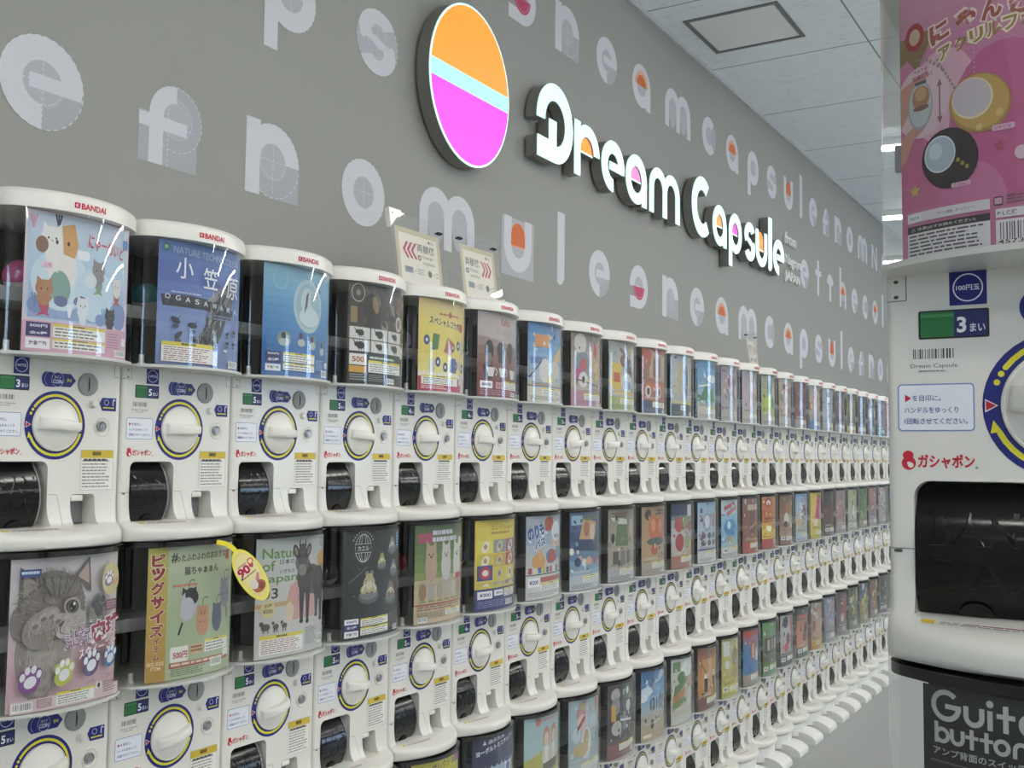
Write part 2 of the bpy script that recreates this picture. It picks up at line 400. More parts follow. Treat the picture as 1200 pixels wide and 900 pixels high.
def make_body():
    us = [U0, U0 + .001, U0 + .0028, U0 + .0048, U0 + ED] + [U0 + ED + (U1 - U0 - 2 * ED) * i / 22 for i in range(1, 22)]; us += [.25 - u for u in us[4::-1]]
    hd, hr = densify(H_DOOR), densify(H_RET); pts = []; ed = []
    for h in (hd, hr):
        b = len(pts); pts += h; ed += [(b + i, b + (i + 1) % len(h)) for i in range(len(h))]
    for v in PV:
        for u in us:
            if all(not inpoly((u, v), h) and min(math.hypot(u - a, v - c) for a, c in h) > .002 for h in (hd, hr)): pts.append((u, v))
    o = delaunay_2d_cdt([Vector(p) for p in pts], ed, [], 0, 1e-6)
    P2 = [(p.x, p.y) for p in o[0]]; m = MB()
    F = [f for f in o[2] if not any(inpoly((sum(P2[i][0] for i in f) / len(f), sum(P2[i][1] for i in f) / len(f)), h) for h in (hd, hr))]
    m.add([surf(*p) for p in P2], F)
    for h, dep in ((hd, .055), (hr, .045)):
        n = len(h); vs = [surf(*p) for p in h] + [surf(p[0], p[1], 0, dep) for p in h]
        m.add(vs, [(i, (i + 1) % n, n + (i + 1) % n, n + i) for i in range(n)] + [tuple(range(n, 2 * n))])
    yb = .36
    for u in (us[0], us[-1]):
        n = len(PV); m.add([surf(u, v) for v in PV] + [surf(u, v, 0, yb) for v in PV], [(i, i + 1, n + i + 1, n + i) for i in range(n - 1)])
    for v in (PV[0], PV[-1]):
        n = len(us); m.add([surf(u, v) for u in us] + [surf(u, v, 0, yb) for u in us], [(i, i + 1, n + i + 1, n + i) for i in range(n - 1)])
    a = surf(us[0], PV[0], 0, yb); c = surf(us[-1], PV[-1], 0, yb); m.add([a, (c[0], yb, a[2]), c, (a[0], yb, c[2])], [(0, 1, 2, 3)])
    return m.build('body', M['white'], 40)
D = {}
D['body'] = make_body()
def plan(fn, u0, u1, n=28, ins=0, yb=.30, r=.012):   # plan outline of canister or lid, front curve with rounded corners then straight back
    q = []
    for i in range(n + 1):
        t = i / n; u = u0 + (u1 - u0) * (t - math.sin(2 * PI * t) / (2 * PI) * .7); d = min(u - u0, u1 - u)
        e = 0 if d >= r else r - math.sqrt(max(r * r - (r - d) ** 2, 0)); q.append((u - .125, -(fn(u) - e - ins)))
    return q + [(u1 - .125, yb), (u0 - .125, yb)]
def make_canister(z0, z1):
    m = MB(); q = plan(p_can, .003, .247, yb=.30); m.prism(q, lambda x, y: (x, y, z0), lambda x, y: (x, y, z1), caps=False)
    return m.build('canister', M['clear'], 40)
def make_tray():
    m = MB(); q = plan(lambda u: p_can(u) + .0015, .002, .248, yb=.30)
    m.prism(q, lambda x, y: (x, y, .0078), lambda x, y: (x, y, .0125)); return m.build('canister_base', M['trayplastic'], 40)
M['trayplastic'] = mat('canister_base_plastic', '#c9c9c4', .3, coat=.2)
def make_rail():
    m = MB(); q = plan(lambda u: p_can(u) - .0015, .005, .245, yb=.29)
    m.prism(q, lambda x, y: (x, y, .2395), lambda x, y: (x, y, .2475)); return m.build('canister_rail', M['dark'], 40)
def make_lid():
    m = MB(); f = lambda u: p_can(u) + .0015
    rings = [(0, .2305), (0, .251), (.002, .2565), (.007, .2605), (.014, .262)]; Q = []
    for ins, z in rings: Q.append([(x * (1 - ins / .125), y + ins, z) for x, y in plan(f, .0008, .2492, yb=.34, r=.016)])
    n = len(Q[0]); m.add([p for q in Q for p in q], [(j * n + i, j * n + (i + 1) % n, (j + 1) * n + (i + 1) % n, (j + 1) * n + i) for j in range(len(Q) - 1) for i in range(n)] + [tuple(range(n)), tuple((len(Q) - 1) * n + i for i in range(n))])
    return m.build('lid', M['lid'], 40)
D['lid'] = make_lid(); D['can'] = make_canister(.0125, .2480); D['base'] = make_tray(); D['rail'] = make_rail()
def lidmap(u, z, off=0): return (u - .125, -(p_can(u) + .0019 + off), z)
p = Print(); R0 = '#c01a34'
p.text('BANDAI', .1015, .2375, .0088, R0, .043, .03)
p.arc(.0945, .2419, .0024, .0044, 0, 360, R0); p.rect(.0901, .2376, .0989, .2394, R0); p.rect(.0901, .2444, .0989, .2462, R0); p.rect(.0901, .2376, .0917, .2462, R0); p.rect(.0945, .241, .0989, .2426, R0)
D['lidlogo'] = p.build('lid_logo', lidmap, M['print'], [i * .01 for i in range(26)])
# bin interior: dark back, divider, pale chute ledge, peg
m = MB(); m.box(-.120, .120, .14, .15, .0125, .242); D['bin'] = m.build('bin_back', M['black'])
m = MB(); m.box(-.095, -.070, .092, .135, .0125, .23, .002); m.box(.020, .038, .06, .135, .0125, .232, .002); D['div'] = m.build('bin_divider', M['panel'])
m = MB(); m.box(-.117, .117, .012, .135, .098, .112, .003); m.box(-.117, .117, .010, .016, .094, .116, .001); D['chute'] = m.build('capsule_chute', M['ledge'])
def cyl_z(m, x, y, r, z0, z1, n=16):
    q = [(x + r * math.cos(2 * PI * i / n), y + r * math.sin(2 * PI * i / n)) for i in range(n)]; m.prism(q, lambda a, b: (a, b, z0), lambda a, b: (a, b, z1))
m = MB(); cyl_z(m, -.098, -.012, .0045, .0125, .030); cyl_z(m, -.098, -.012, .0065, .0125, .016); D['peg'] = m.build('canister_peg', M['trayplastic'])

# front fittings
CXD, CZD = .125, -.095
m = MB(); m.lathe([(.0412, .0), (.0412, -.004), (.0404, -.0052), (.0392, -.0056), (.0385, -.0048), (.0375, -.0055), (.034, -.0085), (.024, -.0125), (.012, -.0145), (.0001, -.015)], 0, 0, 48)
bw = .0085; pts = [(-.034, -.004)] + [(.002 + .038 * math.cos(math.radians(a)), -.006 - .024 * math.sin(math.radians(a))) for a in range(168, -1, -12)] + [(.040, -.003)]
n = len(pts); vs = []; wf = [(-1, .0), (-.86, .0022), (-.5, .0034), (.5, .0034), (.86, .0022), (1, .0)]
for k, (s_, lift) in enumerate(wf):
    for x, y in pts: vs.append((x, y + (.0034 - lift) * (1 if y < -.0045 else 0), s_ * bw * (1.15 - .3 * (x + .034) / .074)))
m.add(vs, [(k * n + i, k * n + (i + 1) % n, (k + 1) * n + (i + 1) % n, (k + 1) * n + i) for k in range(5) for i in range(n)] + [tuple(range(n)), tuple(5 * n + i for i in range(n))])
D['knob'] = m.build('dial_knob', M['knob'], 40)
NAVY, YEL, RED = '#0b1470', '#dcd32c', '#b8152a'
p = Print(); p.arc(CXD, CZD, .0405, .0542, 0, 360, NAVY); p.arc(CXD, CZD, .0450, .0492, -8, 143, YEL); p.arc(CXD, CZD, .0450, .0492, 205, 345, YEL)
for a in (150, 158.5): p.ell(CXD + .0471 * math.cos(math.radians(a)), CZD + .0471 * math.sin(math.radians(a)), .0023, .0023, YEL)
def pol(r, a): return (CXD + r * math.cos(math.radians(a)), CZD + r * math.sin(math.radians(a)))
p.ell(*pol(.0471, 143), .0021, .0021, YEL); p.poly([pol(.0530, 203), pol(.0480, 193), pol(.0450, 206)], YEL)
p.poly([pol(.0525, 185.5), pol(.0525, 174.5), pol(.0432, 180)], '#e9e6e0'); p.poly([pol(.0517, 184.2), pol(.0517, 175.8), pol(.0444, 180)], RED)
D['ring'] = p.build('dial_ring', flat, M['gloss'])
p = Print(); p.rect(.049, -.0180, .0755, .0085, NAVY); p.arc(.0622, -.0047, .0098, .0108, 0, 360, '#dfe2ee'); p.text('100円玉', .0622, -.0068, .0042, '#dfe2ee', .0165, .02, al='c')
D['coin100'] = p.build('coin_sticker', flat, M['gloss'])
def count_mesh(t):
    p = Print(); p.rrect(.0262, -.0430, .0768, -.0210, .0015, '#1a1c20'); p.rect(.0278, -.0417, .0520, -.0223, '#1f7038'); p.rect(.0278, -.0262, .0520, -.0240, '#3a8f50'); p.rect(.0520, -.0417, .0752, -.0223, '#16245f')
    p.text(t, .0545, -.0385, .0112, '#eef0f4', None, .03); p.text('まい', .0634, -.0385, .0062, '#dfe3f0', .0105, .02); return p.build('count_window', flat, M['gloss'])
CNT = {c: count_mesh(c) for c in '345'}
p = Print(); p.rect(.0185, -.0685, .0560, -.0485, '#dddcd6'); p.barcode(.0195, -.0605, .0545, -.0495, 7, '#dddcd6'); p.text('Dream Capsule', .0200, -.0660, .0040, '#4a4a50', .034); p.lines(.026, -.0685, .046, -.0668, 1, '#77777a', .5)
D['barcode'] = p.build('barcode_sticker', flat, M['print'])
p = Print(); p.rrect(.0100, -.1140, .0655, -.0775, .003, '#7f92c4'); p.rrect(.0110, -.1130, .0645, -.0785, .0024, '#e6e9ee')
p.poly([(.0155, -.0915), (.0155, -.0855), (.0200, -.0885)], RED); p.text('を目印に。', .0210, -.0908, .0045, '#3f4d92', .0205, .012); p.text('ハンドルをゆっくり', .0150, -.1000, .0045, '#3f4d92', .0390, .012); p.text('1回転させてください。', .0150, -.1085, .0045, '#3f4d92', .0455, .012)
D['instr'] = p.build('instruction_label', flat, M['print'])
p = Print(); LR = '#c21f35'
p.text('ガシャポン', .0245, -.1420, .0100, LR, .0400, .035); p.arc(.0176, -.1385, .0013, .0052, 0, 360, LR); p.ell(.0172, -.1325, .0040, .0036, LR); p.ell(.0190, -.1400, .0021, .0021, '#e9e6df'); p.ell(.0662, -.1415, .0010, .0010, '#8a8a8a')
D['logo'] = p.build('brand_logo', flat, M['print'])
p = Print(); 
for cx in (.1062, .1118): p.ell(cx, -.0225, .0092, .0118, '#c9cfe6'); p.ell(cx, -.0225, .0088, .0114, NAVY)
p.poly([(.1130, -.0335), (.1495, -.0335), (.1590, -.0230), (.1495, -.0125), (.1130, -.0125)], NAVY); p.rect(.103, -.0348, .122, -.0325, NAVY)
p.ell(.1255, -.0228, .0112, .0118, '#d4d9ec'); p.ell(.1255, -.0228, .0107, .0113, NAVY); p.text('コイン', .1255, -.0208, .0040, '#e6e9f5', .0125, .02, al='c'); p.text('COIN', .1255, -.0288, .0058, '#e6e9f5', .0165, .02, al='c'); p.text('IN', .1425, -.0255, .0052, '#d8d23a', .0075, .02)
D['coinin'] = p.build('coin_slot_sticker', flat, M['gloss'])
p = Print(); p.poly([(.2055, -.0560), (.2105, -.0470), (.2380, -.0470), (.2380, -.0685), (.2110, -.0685)], NAVY); p.arc(.2190, -.0545, .0040, .0047, 0, 360, '#cfd6ee'); p.rect(.2310, -.0600, .2325, -.0510, '#e6e9f5'); p.arc(.2335, -.0515, .0012, .0027, 0, 180, '#e6e9f5'); p.lines(.2125, -.0655, .2350, -.0625, 1, '#d8d23a', .8)
D['hexs'] = p.build('return_sticker', flat, M['gloss'])
p = Print(); p.rect(.1735, -.1985, .2365, -.1330, '#a9adb8'); p.warn(.1741, -.1979, .2359, -.1336, 9, '#cdb238', '#8b8b88', 11); p.lines(.179, -.1525, .233, -.1475, 1, '#45433f', .7, 5)
D['warnl'] = p.build('warning_label', lambda u, z, o: surf(u, vz(z), o + .0004), M['print'], None)
m = MB(); m.lathe([(.0185, 0), (.0185, -.0022), (.0172, -.0030), (.0001, -.0026)], .1815, -.0270, 32); D['cslot'] = m.build('coin_slot', M['grey'])
m = MB(); m.prism(arc_slit := [(.1830 + .0028 * math.cos(math.radians(a)) * (1 if s_ else .3) - .002, -.0270 + .0120 * math.sin(math.radians(a))) for s_, A in ((1, range(-90, 91, 15)), (0, range(75, -76, -15))) for a in A], lambda x, z: (x, -.0033, z), lambda x, z: (x, -.0024, z)); D['cslit'] = m.build('coin_slit', M['slot'])
m = MB(); m.lathe([(.0075, 0), (.0075, -.0012), (.0058, -.0015), (.0055, -.0060), (.0045, -.0072), (.0001, -.0075)], .1930, -.0585, 24); D['btn'] = m.build('return_button', M['white'])
m = MB(); m.lathe([(.0165, 0), (.0165, -.0006), (.0150, -.0014), (.0130, -.0004), (.0120, -.0001)], .2120, -.0945, 32); D['lockd'] = m.build('lock_surround', M['white'])
m = MB(); m.lathe([(.0085, 0), (.0085, -.0045), (.0075, -.0055), (.0062, -.0050), (.0055, -.0035), (.0050, -.0055), (.0001, -.0055)], .2095, -.0945, 24); m.box(-.0006 + .2095, .0006 + .2095, -.0062, -.0054, -.0985, -.0905); D['lock'] = m.build('lock', M['steel'])
for k_ in ('cslot', 'cslit', 'btn', 'lockd', 'lock'):
    for v in D[k_].vertices: v.co.x -= .125
# thin assembly gaps of the mouldings
p = Print(); G = '#75746f'
def seam(pts, t=.0007):
    for a, b in zip(pts[:-1], pts[1:]): p.line(*a, *b, t, G)
seam([(.0018, vz(-.2042)), (.021, vz(-.2042))]); seam([(.117, vz(-.2042)), (.132, vz(-.2042)), (.132, V_SH + .004), (.134, V_SH - .012)]); seam([(.132, PV[-4]), (.132, PV[-9])])
seam([(.0175, .0080), (.0175, -.0120), (.0018, -.0120)]); seam([(.2325, .0080), (.2325, -.0120), (.2482, -.0120)])
p.rect(.0060, vz(-.2042) - .003, .0120, vz(-.2042) - .0006, '#4f4e4a'); p.ell(.010, -.009, .0018, .0014, '#4a4945'); p.ell(.010, .003, .0018, .0014, '#4a4945')
D['seams'] = p.build('moulding_gaps', lambda u, v, o: surf(u, v, .0003 + o), M['print'], [0, .004, .008] + [i * .01 for i in range(1, 26)])
# capsule door: bulged flap turning on a level axis, embossed letters' edge light painted as paler outlines
DZ0, DZ1 = -.1535, -.2530
def doormap(u, z, off=0):
    s_ = (DZ0 - z) / (DZ0 - DZ1); return (u - .125, .020 - .020 * math.sin(PI * min(max(s_, 0), 1)) ** .8 - .010 * s_ - off, z)
m = MB(); nu, nz = 6, 24; vs = []
for j in range(nz + 1):
    for i in range(nu + 1): vs.append(doormap(.0222 + (.098 - .0222) * i / nu, DZ0 + (DZ1 - DZ0) * j / nz))
fs = [(j * (nu + 1) + i, j * (nu + 1) + i + 1, (j + 1) * (nu + 1) + i + 1, (j + 1) * (nu + 1) + i) for j in range(nz) for i in range(nu)]
m.add(vs, fs)
for u in (.0222, .098):
    q = [doormap(u, DZ0 + (DZ1 - DZ0) * j / nz) for j in range(nz + 1)]; m.add(q + [(q[0][0], .03, q[0][2]), (q[0][0], .03, q[-1][2])], [tuple(range(nz + 1)) + (nz + 2, nz + 1)])
D['door'] = m.build('capsule_door', M['dark'], 50)
m = MB(); vs = []
for j in range(nz + 1):
    x, y, z = doormap(.098, DZ0 + (DZ1 - DZ0) * j / nz)
    for a, dy in ((.0982, -.0015), (.1000, -.0015), (.1000, .0015), (.0982, .0015)): vs.append((a - .125, y + dy, z))
m.add(vs, [(j * 4 + i, j * 4 + (i + 1) % 4, (j + 1) * 4 + (i + 1) % 4, (j + 1) * 4 + i) for j in range(nz) for i in range(4)]); D['drim'] = m.build('door_rim', M['tray'], 50)
p = Print(); e1, e2 = '#1c1e20', '#0c0d0e'
for t, z in (('BAN', -.200), ('DAI', -.232)):
    p.text(t, .0630, z, .0245, e1, .062, .016, al='c'); p.text(t, .0630, z + .0004, .0245, e2, .062, .005, al='c')
D['embosspaint'] = p.build('door_lettering', lambda u, z, o: doormap(u, z, .0003 + o), M['doorfilm'], None)
m = MB(); q = [(.063 + .012 * math.cos(math.radians(a)), -.2528 + .010 * math.sin(math.radians(a))) for a in range(0, 181, 15)]
m.prism(q, lambda u, z: doormap(u, z, .0025), lambda u, z: doormap(u, z, .0002)); D['grip'] = m.build('door_grip', M['slot'])
# coin return
m = MB(); m.box(.158 - .125, .2025 - .125, .030, .044, -.2525, -.206, 0); D['retb'] = m.build('coin_return_tray', M['tray'])
m = MB(); m.box(.1585 - .125, .1800 - .125, -.0010, .028, -.2155, -.2058, .0015); D['retf'] = m.build('coin_return_flap', M['lid'])
p = Print(); v0 = PV[IARC] - .016
p.rect(.028, v0 - .009, .131, v0, '#dfdeda'); p.rect(.028, v0 - .009, .038, v0, '#d9bb2e'); p.lines(.042, v0 - .0085, .128, v0 - .001, 2, '#77707a', .5, 9); p.lines(.060, v0 - .0042, .120, v0 - .0005, 1, '#b05a62', .5, 4)
D['lipst'] = p.build('lip_sticker', lambda u, v, o: surf(u, v, .0004 + o), M['print'], [i * .01 for i in range(26)])

CARDGRID = [.019 + (.231 - .019) * i / 16 for i in range(17)]
def cardmap(x, y, off=0):
    u = .030 + .184 * x; return (u - .125, -(p_can(u) - .0075 + off), .0140 + .2150 * y)
GRID01 = [i / 16 for i in range(17)]
def mute(c):  # dulls print colours: haze of the plastic in front is put into the colour
    c = c.lstrip('#'); c = c if len(c) == 6 else ''.join(x * 2 for x in c); v = [int(c[i:i + 2], 16) for i in (0, 2, 4)]; g_ = .3 * v[0] + .59 * v[1] + .11 * v[2]
    return '#%02x%02x%02x' % tuple(int(min(255, (x * .84 + g_ * .16) * .97)) for x in v)
def card_mesh(c, shift=0, bend=.5, ht=.2150):
    c.p = [(q, mute(k), L) for q, k, L in c.p]
    ux = lambda x: .031 - shift + (.188 if bend < 1 else .184) * x
    pc = [.0415 + bend * (p_can(ux(g_)) - p_can(.031)) for g_ in GRID01]
    def mp(x, y, off=0):
        i = min(15, max(0, int(x * 16))); f = x * 16 - i          # follow the sheet's own facets so that layers never cross
        return (ux(x) - .125, -(pc[i] + (pc[i + 1] - pc[i]) * f + off), .0140 + ht * y)
    return c.build('display_card', mp, M['print'], GRID01, .000008)

# (part name, mesh, location) — the fittings every machine carries
CXY = (CXD - .125, 0, CZD)
FIT = [('body', 'body'), ('canister', 'can'), ('canister_base', 'base'), ('canister_rail', 'rail'), ('bin_back', 'bin'), ('bin_divider', 'div'), ('capsule_chute', 'chute'),
       ('canister_peg', 'peg'), ('dial_ring', 'ring'), ('coin_sticker', 'coin100'), ('barcode_sticker', 'barcode'), ('instruction_label', 'instr'), ('brand_logo', 'logo'), ('coin_slot_sticker', 'coinin'),
       ('return_sticker', 'hexs'), ('warning_label', 'warnl'), ('return_button', 'btn'), ('moulding_gaps', 'seams'), ('lip_sticker', 'lipst')]
def machine(loc, rotz, label, group, card, top, cnt='5', turn=0):
    t = thing('capsule_toy_machine', label, 'capsule machine', loc, rotz, group)
    for n, k in FIT: link(n, D[k], t)
    link('count_window', CNT[cnt], t)
    link('dial_knob', D['knob'], t, CXY, (0, math.radians(turn), 0))
    s_ = link('coin_slot', D['cslot'], t); link('coin_slit', D['cslit'], s_)
    l_ = link('lock_surround', D['lockd'], t); link('lock', D['lock'], l_)
    d_ = link('capsule_door', D['door'], t); link('door_lettering', D['embosspaint'], d_); link('door_grip', D['grip'], d_); link('door_rim', D['drim'], d_)
    r_ = link('coin_return_tray', D['retb'], t); link('coin_return_flap', D['retf'], r_)
    if top: l = link('lid', D['lid'], t); link('lid_logo', D['lidlogo'], l)
    if card: link('display_card', card, t)
    return t

# ------------------------------------------------------------------ display cards (the artwork behind each canister's front)
def std_foot(c, bgc='#e6d2da', y=.0, price='500', pos=.04):
    c.rect(0, y, 1, .20, bgc); c.price(pos, .115, pos + .16, .185, price); c.price(pos, .03, pos + .16, .105, '全5種', '#2b2b45')
    c.warn(pos + .20, .105, .66, .19, 3, seed=3); c.warn(pos + .20, .03, .66, .095, 2, seed=6); c.lines(.70, .05, .90, .17, 6, '#8c7a84', .4, 5); c.barcode(.82, .015, .96, .06, 9)
def catfig(c, x, y, s, body, tail, ear=None, face='#4a3a3a'):
    c.ell(x - .02 * s, y - 1.05 * s, .42 * s, .75 * s, tail, 12); c.poly([(x - .1 * s, y - 1.6 * s), (x - .62 * s, y - 2.0 * s), (x + .05 * s, y - 1.85 * s), (x + .5 * s, y - 2.0 * s), (x + .25 * s, y - 1.6 * s)], tail)
    c.ell(x, y - .7 * s, .5 * s, .55 * s, body); c.ell(x, y, .72 * s, .62 * s, body)
    for d in (-1, 1): c.poly([(x + d * .62 * s, y + .15 * s), (x + d * .60 * s, y + .85 * s), (x + d * .15 * s, y + .52 * s)], ear or body)
    for d in (-1, 1): c.ell(x + d * .25 * s, y - .05 * s, .06 * s, .08 * s, face)
    c.ell(x, y - .2 * s, .07 * s, .045 * s, '#c98a8a'); c.ell(x - .45 * s, y - .7 * s, .16 * s, .25 * s, body, 30); c.ell(x + .45 * s, y - .7 * s, .16 * s, .25 * s, body, -30)
def paw(c, x, y, s, col, pad='#ece8ee'):
    c.ell(x, y - .1 * s, s * .95, s * .72, col, 25); c.ell(x - .55 * s, y + .45 * s, .42 * s, .42 * s, col); c.ell(x + .1 * s, y + .7 * s, .42 * s, .42 * s, col); c.ell(x + .7 * s, y + .55 * s, .4 * s, .4 * s, col)
    c.ell(x + .05 * s, y - .05 * s, .55 * s, .42 * s, pad, 25)
    for dx, dy in ((-.62, .35), (-.2, .8), (.32, .86), (.78, .5)): c.ell(x + dx * s, y + dy * s, .22 * s, .3 * s, pad, -20)
def P0(): return Print((0, 0, 1, 1))
CARDS = {}
def card_mermaid():
    c = P0(); c.rect(0, 0, 1, 1, '#dcc6d4'); c.rrect(.02, .225, .97, .985, .05, '#b4cbe0'); c.vgrad(.04, .24, .95, .97, ['#c3cfe4', '#b3d2e6', '#a9c4e6', '#93a9d6'], 9)
    c.ell(.30, .52, .25, .22, '#c9dfec'); c.ell(.62, .45, .2, .2, '#bfd9ea')
    for x, y, r in ((.1, .33, .07), (.88, .33, .1), (.9, .28, .07), (.68, .27, .05)): c.ell(x, y, r, r * .9, '#7d93c8')
    for x, y, k in ((.09, .36, '#6f86bf'), (.72, .31, '#7fa0d4'), (.38, .31, '#e9eef6'), (.06, .92, '#d796b4'), (.26, .94, '#3a3d52')):
        for d in (-25, 0, 25): c.line(x, y - .05, x + .06 * math.sin(math.radians(d)), y + .05, .014, k)
    x, y, s = .27, .81, .135
    c.ell(x + .03, y - .18, .13, .2, '#e9e2de', 8); c.ell(x + .02, y - .34, .09, .12, '#7fa79d', 10); c.ell(x + .03, y - .44, .06, .04, '#6a6f9e'); c.ell(x + .20, y - .42, .06, .035, '#7a70a8', 15)
    catfig(c, x - .06, y + .01, .125, '#ebe6e2', '#ebe6e2'); c.poly([(x + .04, y - .1), (x + .02, y + .1), (x + .13, y + .13), (x + .17, y - .02), (x + .14, y - .12)], '#d39a54')
    c.ell(x - .14, y - .05, .05, .06, '#8a6452'); c.ell(x - .02, y - .02, .012, .016, '#3a2f2f'); c.ell(x + .08, y - .02, .012, .016, '#3a2f2f')
    catfig(c, .65, .64, .095, '#8d8486', '#7d9b77'); c.ell(.57, .55, .06, .055, '#d9dfe6'); c.rrect(.43, .69, .55, .76, .02, '#e9ecf2')
    catfig(c, .86, .55, .075, '#ded8d6', '#c4604e'); catfig(c, .16, .45, .1, '#b77d58', '#c24a6a'); catfig(c, .50, .36, .085, '#dde2ea', '#cfe2e6'); catfig(c, .79, .31, .078, '#3b3a42', '#4a4950')
    c.text('にゃーめいど', .53, .79, .105, '#c8496a', .40, .03, -6, outline='#efe6ee', ow=.07)
    c.rrect(.92, .84, .98, .91, .01, '#3d86c6'); c.rrect(.13, .60, .22, .64, .01, '#e9c6d6'); c.text('人魚', .15, .605, .028, '#b86a8a')
    c.rect(0, 0, 1, .215, '#d9a3b8'); c.price(.03, .155, .22, .205, '300円', '#e8e8f4', '#2a2a6c'); c.price(.03, .105, .22, .155, '全6種', '#e8e8f4', '#2a2a6c'); c.price(.03, .02, .22, .095, '対象年齢', '#3b3b45')
    c.warn(.24, .11, .74, .205, 3, seed=2); c.warn(.24, .03, .74, .10, 2, seed=4); c.lines(.76, .07, .92, .19, 6, '#b07690', .4, 3); c.rect(.94, .10, .985, .16, '#e6dfe2'); c.barcode(.86, .015, .985, .065, 2)
    return c
def card_ogasawara():
    c = P0(); c.vgrad(0, 0, 1, 1, ['#5a7ac0', '#4a6ab6', '#6d86c6', '#7f95cc', '#6f86bd'], 12); R = random.Random(4)
    c.poly([(.36, .02), (.42, .22), (.52, .36), (.60, .48), (.52, .55), (.66, .66), (.80, .73), (.92, .68), (.86, .52), (.80, .44), (.74, .30), (.62, .12), (.58, .02)], '#55565c')
    c.poly([(.05, .47), (.03, .56), (.3, .57), (.62, .56), (.9, .50), (.86, .42), (.5, .47)], '#3c4048'); c.poly([(.52, .55), (.66, .66), (.80, .73), (.76, .64), (.62, .55)], '#8d9094')
    for i in range(260):
        b = R.uniform(.04, .70); mid = .48 + .42 * max(b - .12, 0) ** .9; a = mid + R.uniform(-.09, .12)
        if a > .36: c.line(a, b, a + R.uniform(-.015, .04), b + R.uniform(.02, .07), R.uniform(.004, .012), R.choice(('#74767c', '#2f3038', '#8e9096', '#3f4048', '#b3b5b8', '#5a5b62')))
    for i in range(70): a = R.uniform(.06, .6); c.line(a, R.uniform(.48, .55), a + R.uniform(.02, .06), R.uniform(.49, .55), .006, R.choice(('#2a2d34', '#4c5058', '#5c6068')))
    c.text('NATURE TECHNICOLOR', .13, .90, .055, '#a9b9da', .82, .0, -2); c.ell(.06, .94, .035, .035, '#2f6f6a'); c.ell(.06, .94, .018, .018, '#7fb08a')
    for t, x, y, h in (('小', .16, .70, .17), ('笠', .46, .65, .17), ('原', .77, .60, .18)): c.text(t, x, y, h, '#e9edf4', .18, .008)
    [c.text(t_, .06 + .103 * i, .525 - .006 * i, .040, '#e6e9f2', .05 if t_ != 'W' else .065, .006) for i, t_ in enumerate('OGASAWARA')]; c.lines(.12, .575, .45, .595, 1, '#c6cfe4', .5); c.lines(.60, .40, .92, .45, 2, '#8c98b8', .4)
    for x, y, s in ((.17, .36, .05), (.20, .24, .045), (.35, .33, .05), (.36, .22, .04), (.5, .22, .035), (.62, .20, .04), (.80, .30, .03), (.80, .22, .03), (.90, .32, .03), (.90, .22, .03)):
        c.ell(x, y, s, s * .45, '#30343c', R.uniform(-60, 60)); c.poly([(x, y), (x + s * 1.1, y + s * .9), (x + s * .3, y - s * .2)], '#3a3e48'); c.ell(x, y - s, s * .7, s * .3, '#4b5060')
    c.warn(.04, .025, .60, .185, 7, ink='#9a5a60', seed=8); c.rect(.60, .02, .66, .14, '#d8dce6'); c.lines(.66, .06, .92, .17, 8, '#8ea3d2', .4, 2); c.rect(.75, .145, .80, .165, '#e6e6ea'); c.barcode(.82, .015, .96, .075, 6)
    return c
def card_sea():
    c = P0(); c.vgrad(0, 0, 1, 1, ['#86b9cf', '#6aa9d0', '#4b93cc', '#3a83c4', '#2c6db6', '#285da6'], 14)
    c.ell(.60, .66, .23, .25, '#a9c2ca', 8); c.ell(.60, .66, .19, .21, '#8fb2c2', 8); c.ell(.58, .70, .10, .13, '#b9cbcc'); c.ell(.62, .56, .16, .09, '#c3d3d4'); c.poly([(.53, .58), (.56, .76), (.60, .80), (.58, .66)], '#4f5a60'); c.ell(.68, .73, .05, .08, '#9fb6bc'); c.line(.70, .88, .82, .80, .014, '#3e5a6c')
    c.ell(.2, .87, .09, .09, '#74b2cf'); c.arc(.2, .87, .085, .092, 0, 360, '#9cc8da')
    for x, y, a, k in ((.26, .335, .09, '#8a948e'), (.50, .345, .07, '#4a64b0'), (.68, .33, .065, '#7a8a8c'), (.86, .29, .05, '#5c7fa8')): c.ell(x, y, a, .07, k); c.ell(x, y - .03, a * .8, .035, '#b0bcb8'); c.ell(x - .01, y + .03, a * .35, .03, '#39414a')
    c.rect(0, 0, 1, .04, '#3d72b4'); c.price(.04, .17, .22, .215, '500円', '#efeff4', '#3b3b74'); c.price(.04, .11, .22, .17, '全5種', '#efeff4', '#3b3b74'); c.price(.04, .04, .22, .10, '対象年齢', '#444'); c.warn(.25, .13, .72, .215, 3, seed=2); c.warn(.25, .055, .72, .12, 2, seed=5)
    c.lines(.74, .08, .90, .18, 6, '#9cc0e4', .4, 3); c.barcode(.85, .02, .97, .085, 4); c.rect(.92, .11, .97, .16, '#dde4ea'); return c
def beetle(c, x, y, s, k):
    c.ell(x, y, .5 * s, .32 * s, k); c.ell(x - .5 * s, y + .08 * s, .22 * s, .2 * s, k); c.line(x - .6 * s, y + .1 * s, x - .85 * s, y + .45 * s, .1 * s, k)
    for d in (-.3, 0, .3): c.line(x + d * s, y, x + d * s + .18 * s, y - .5 * s, .06 * s, k); c.line(x + d * s, y, x + d * s - .1 * s, y + .45 * s, .05 * s, k)
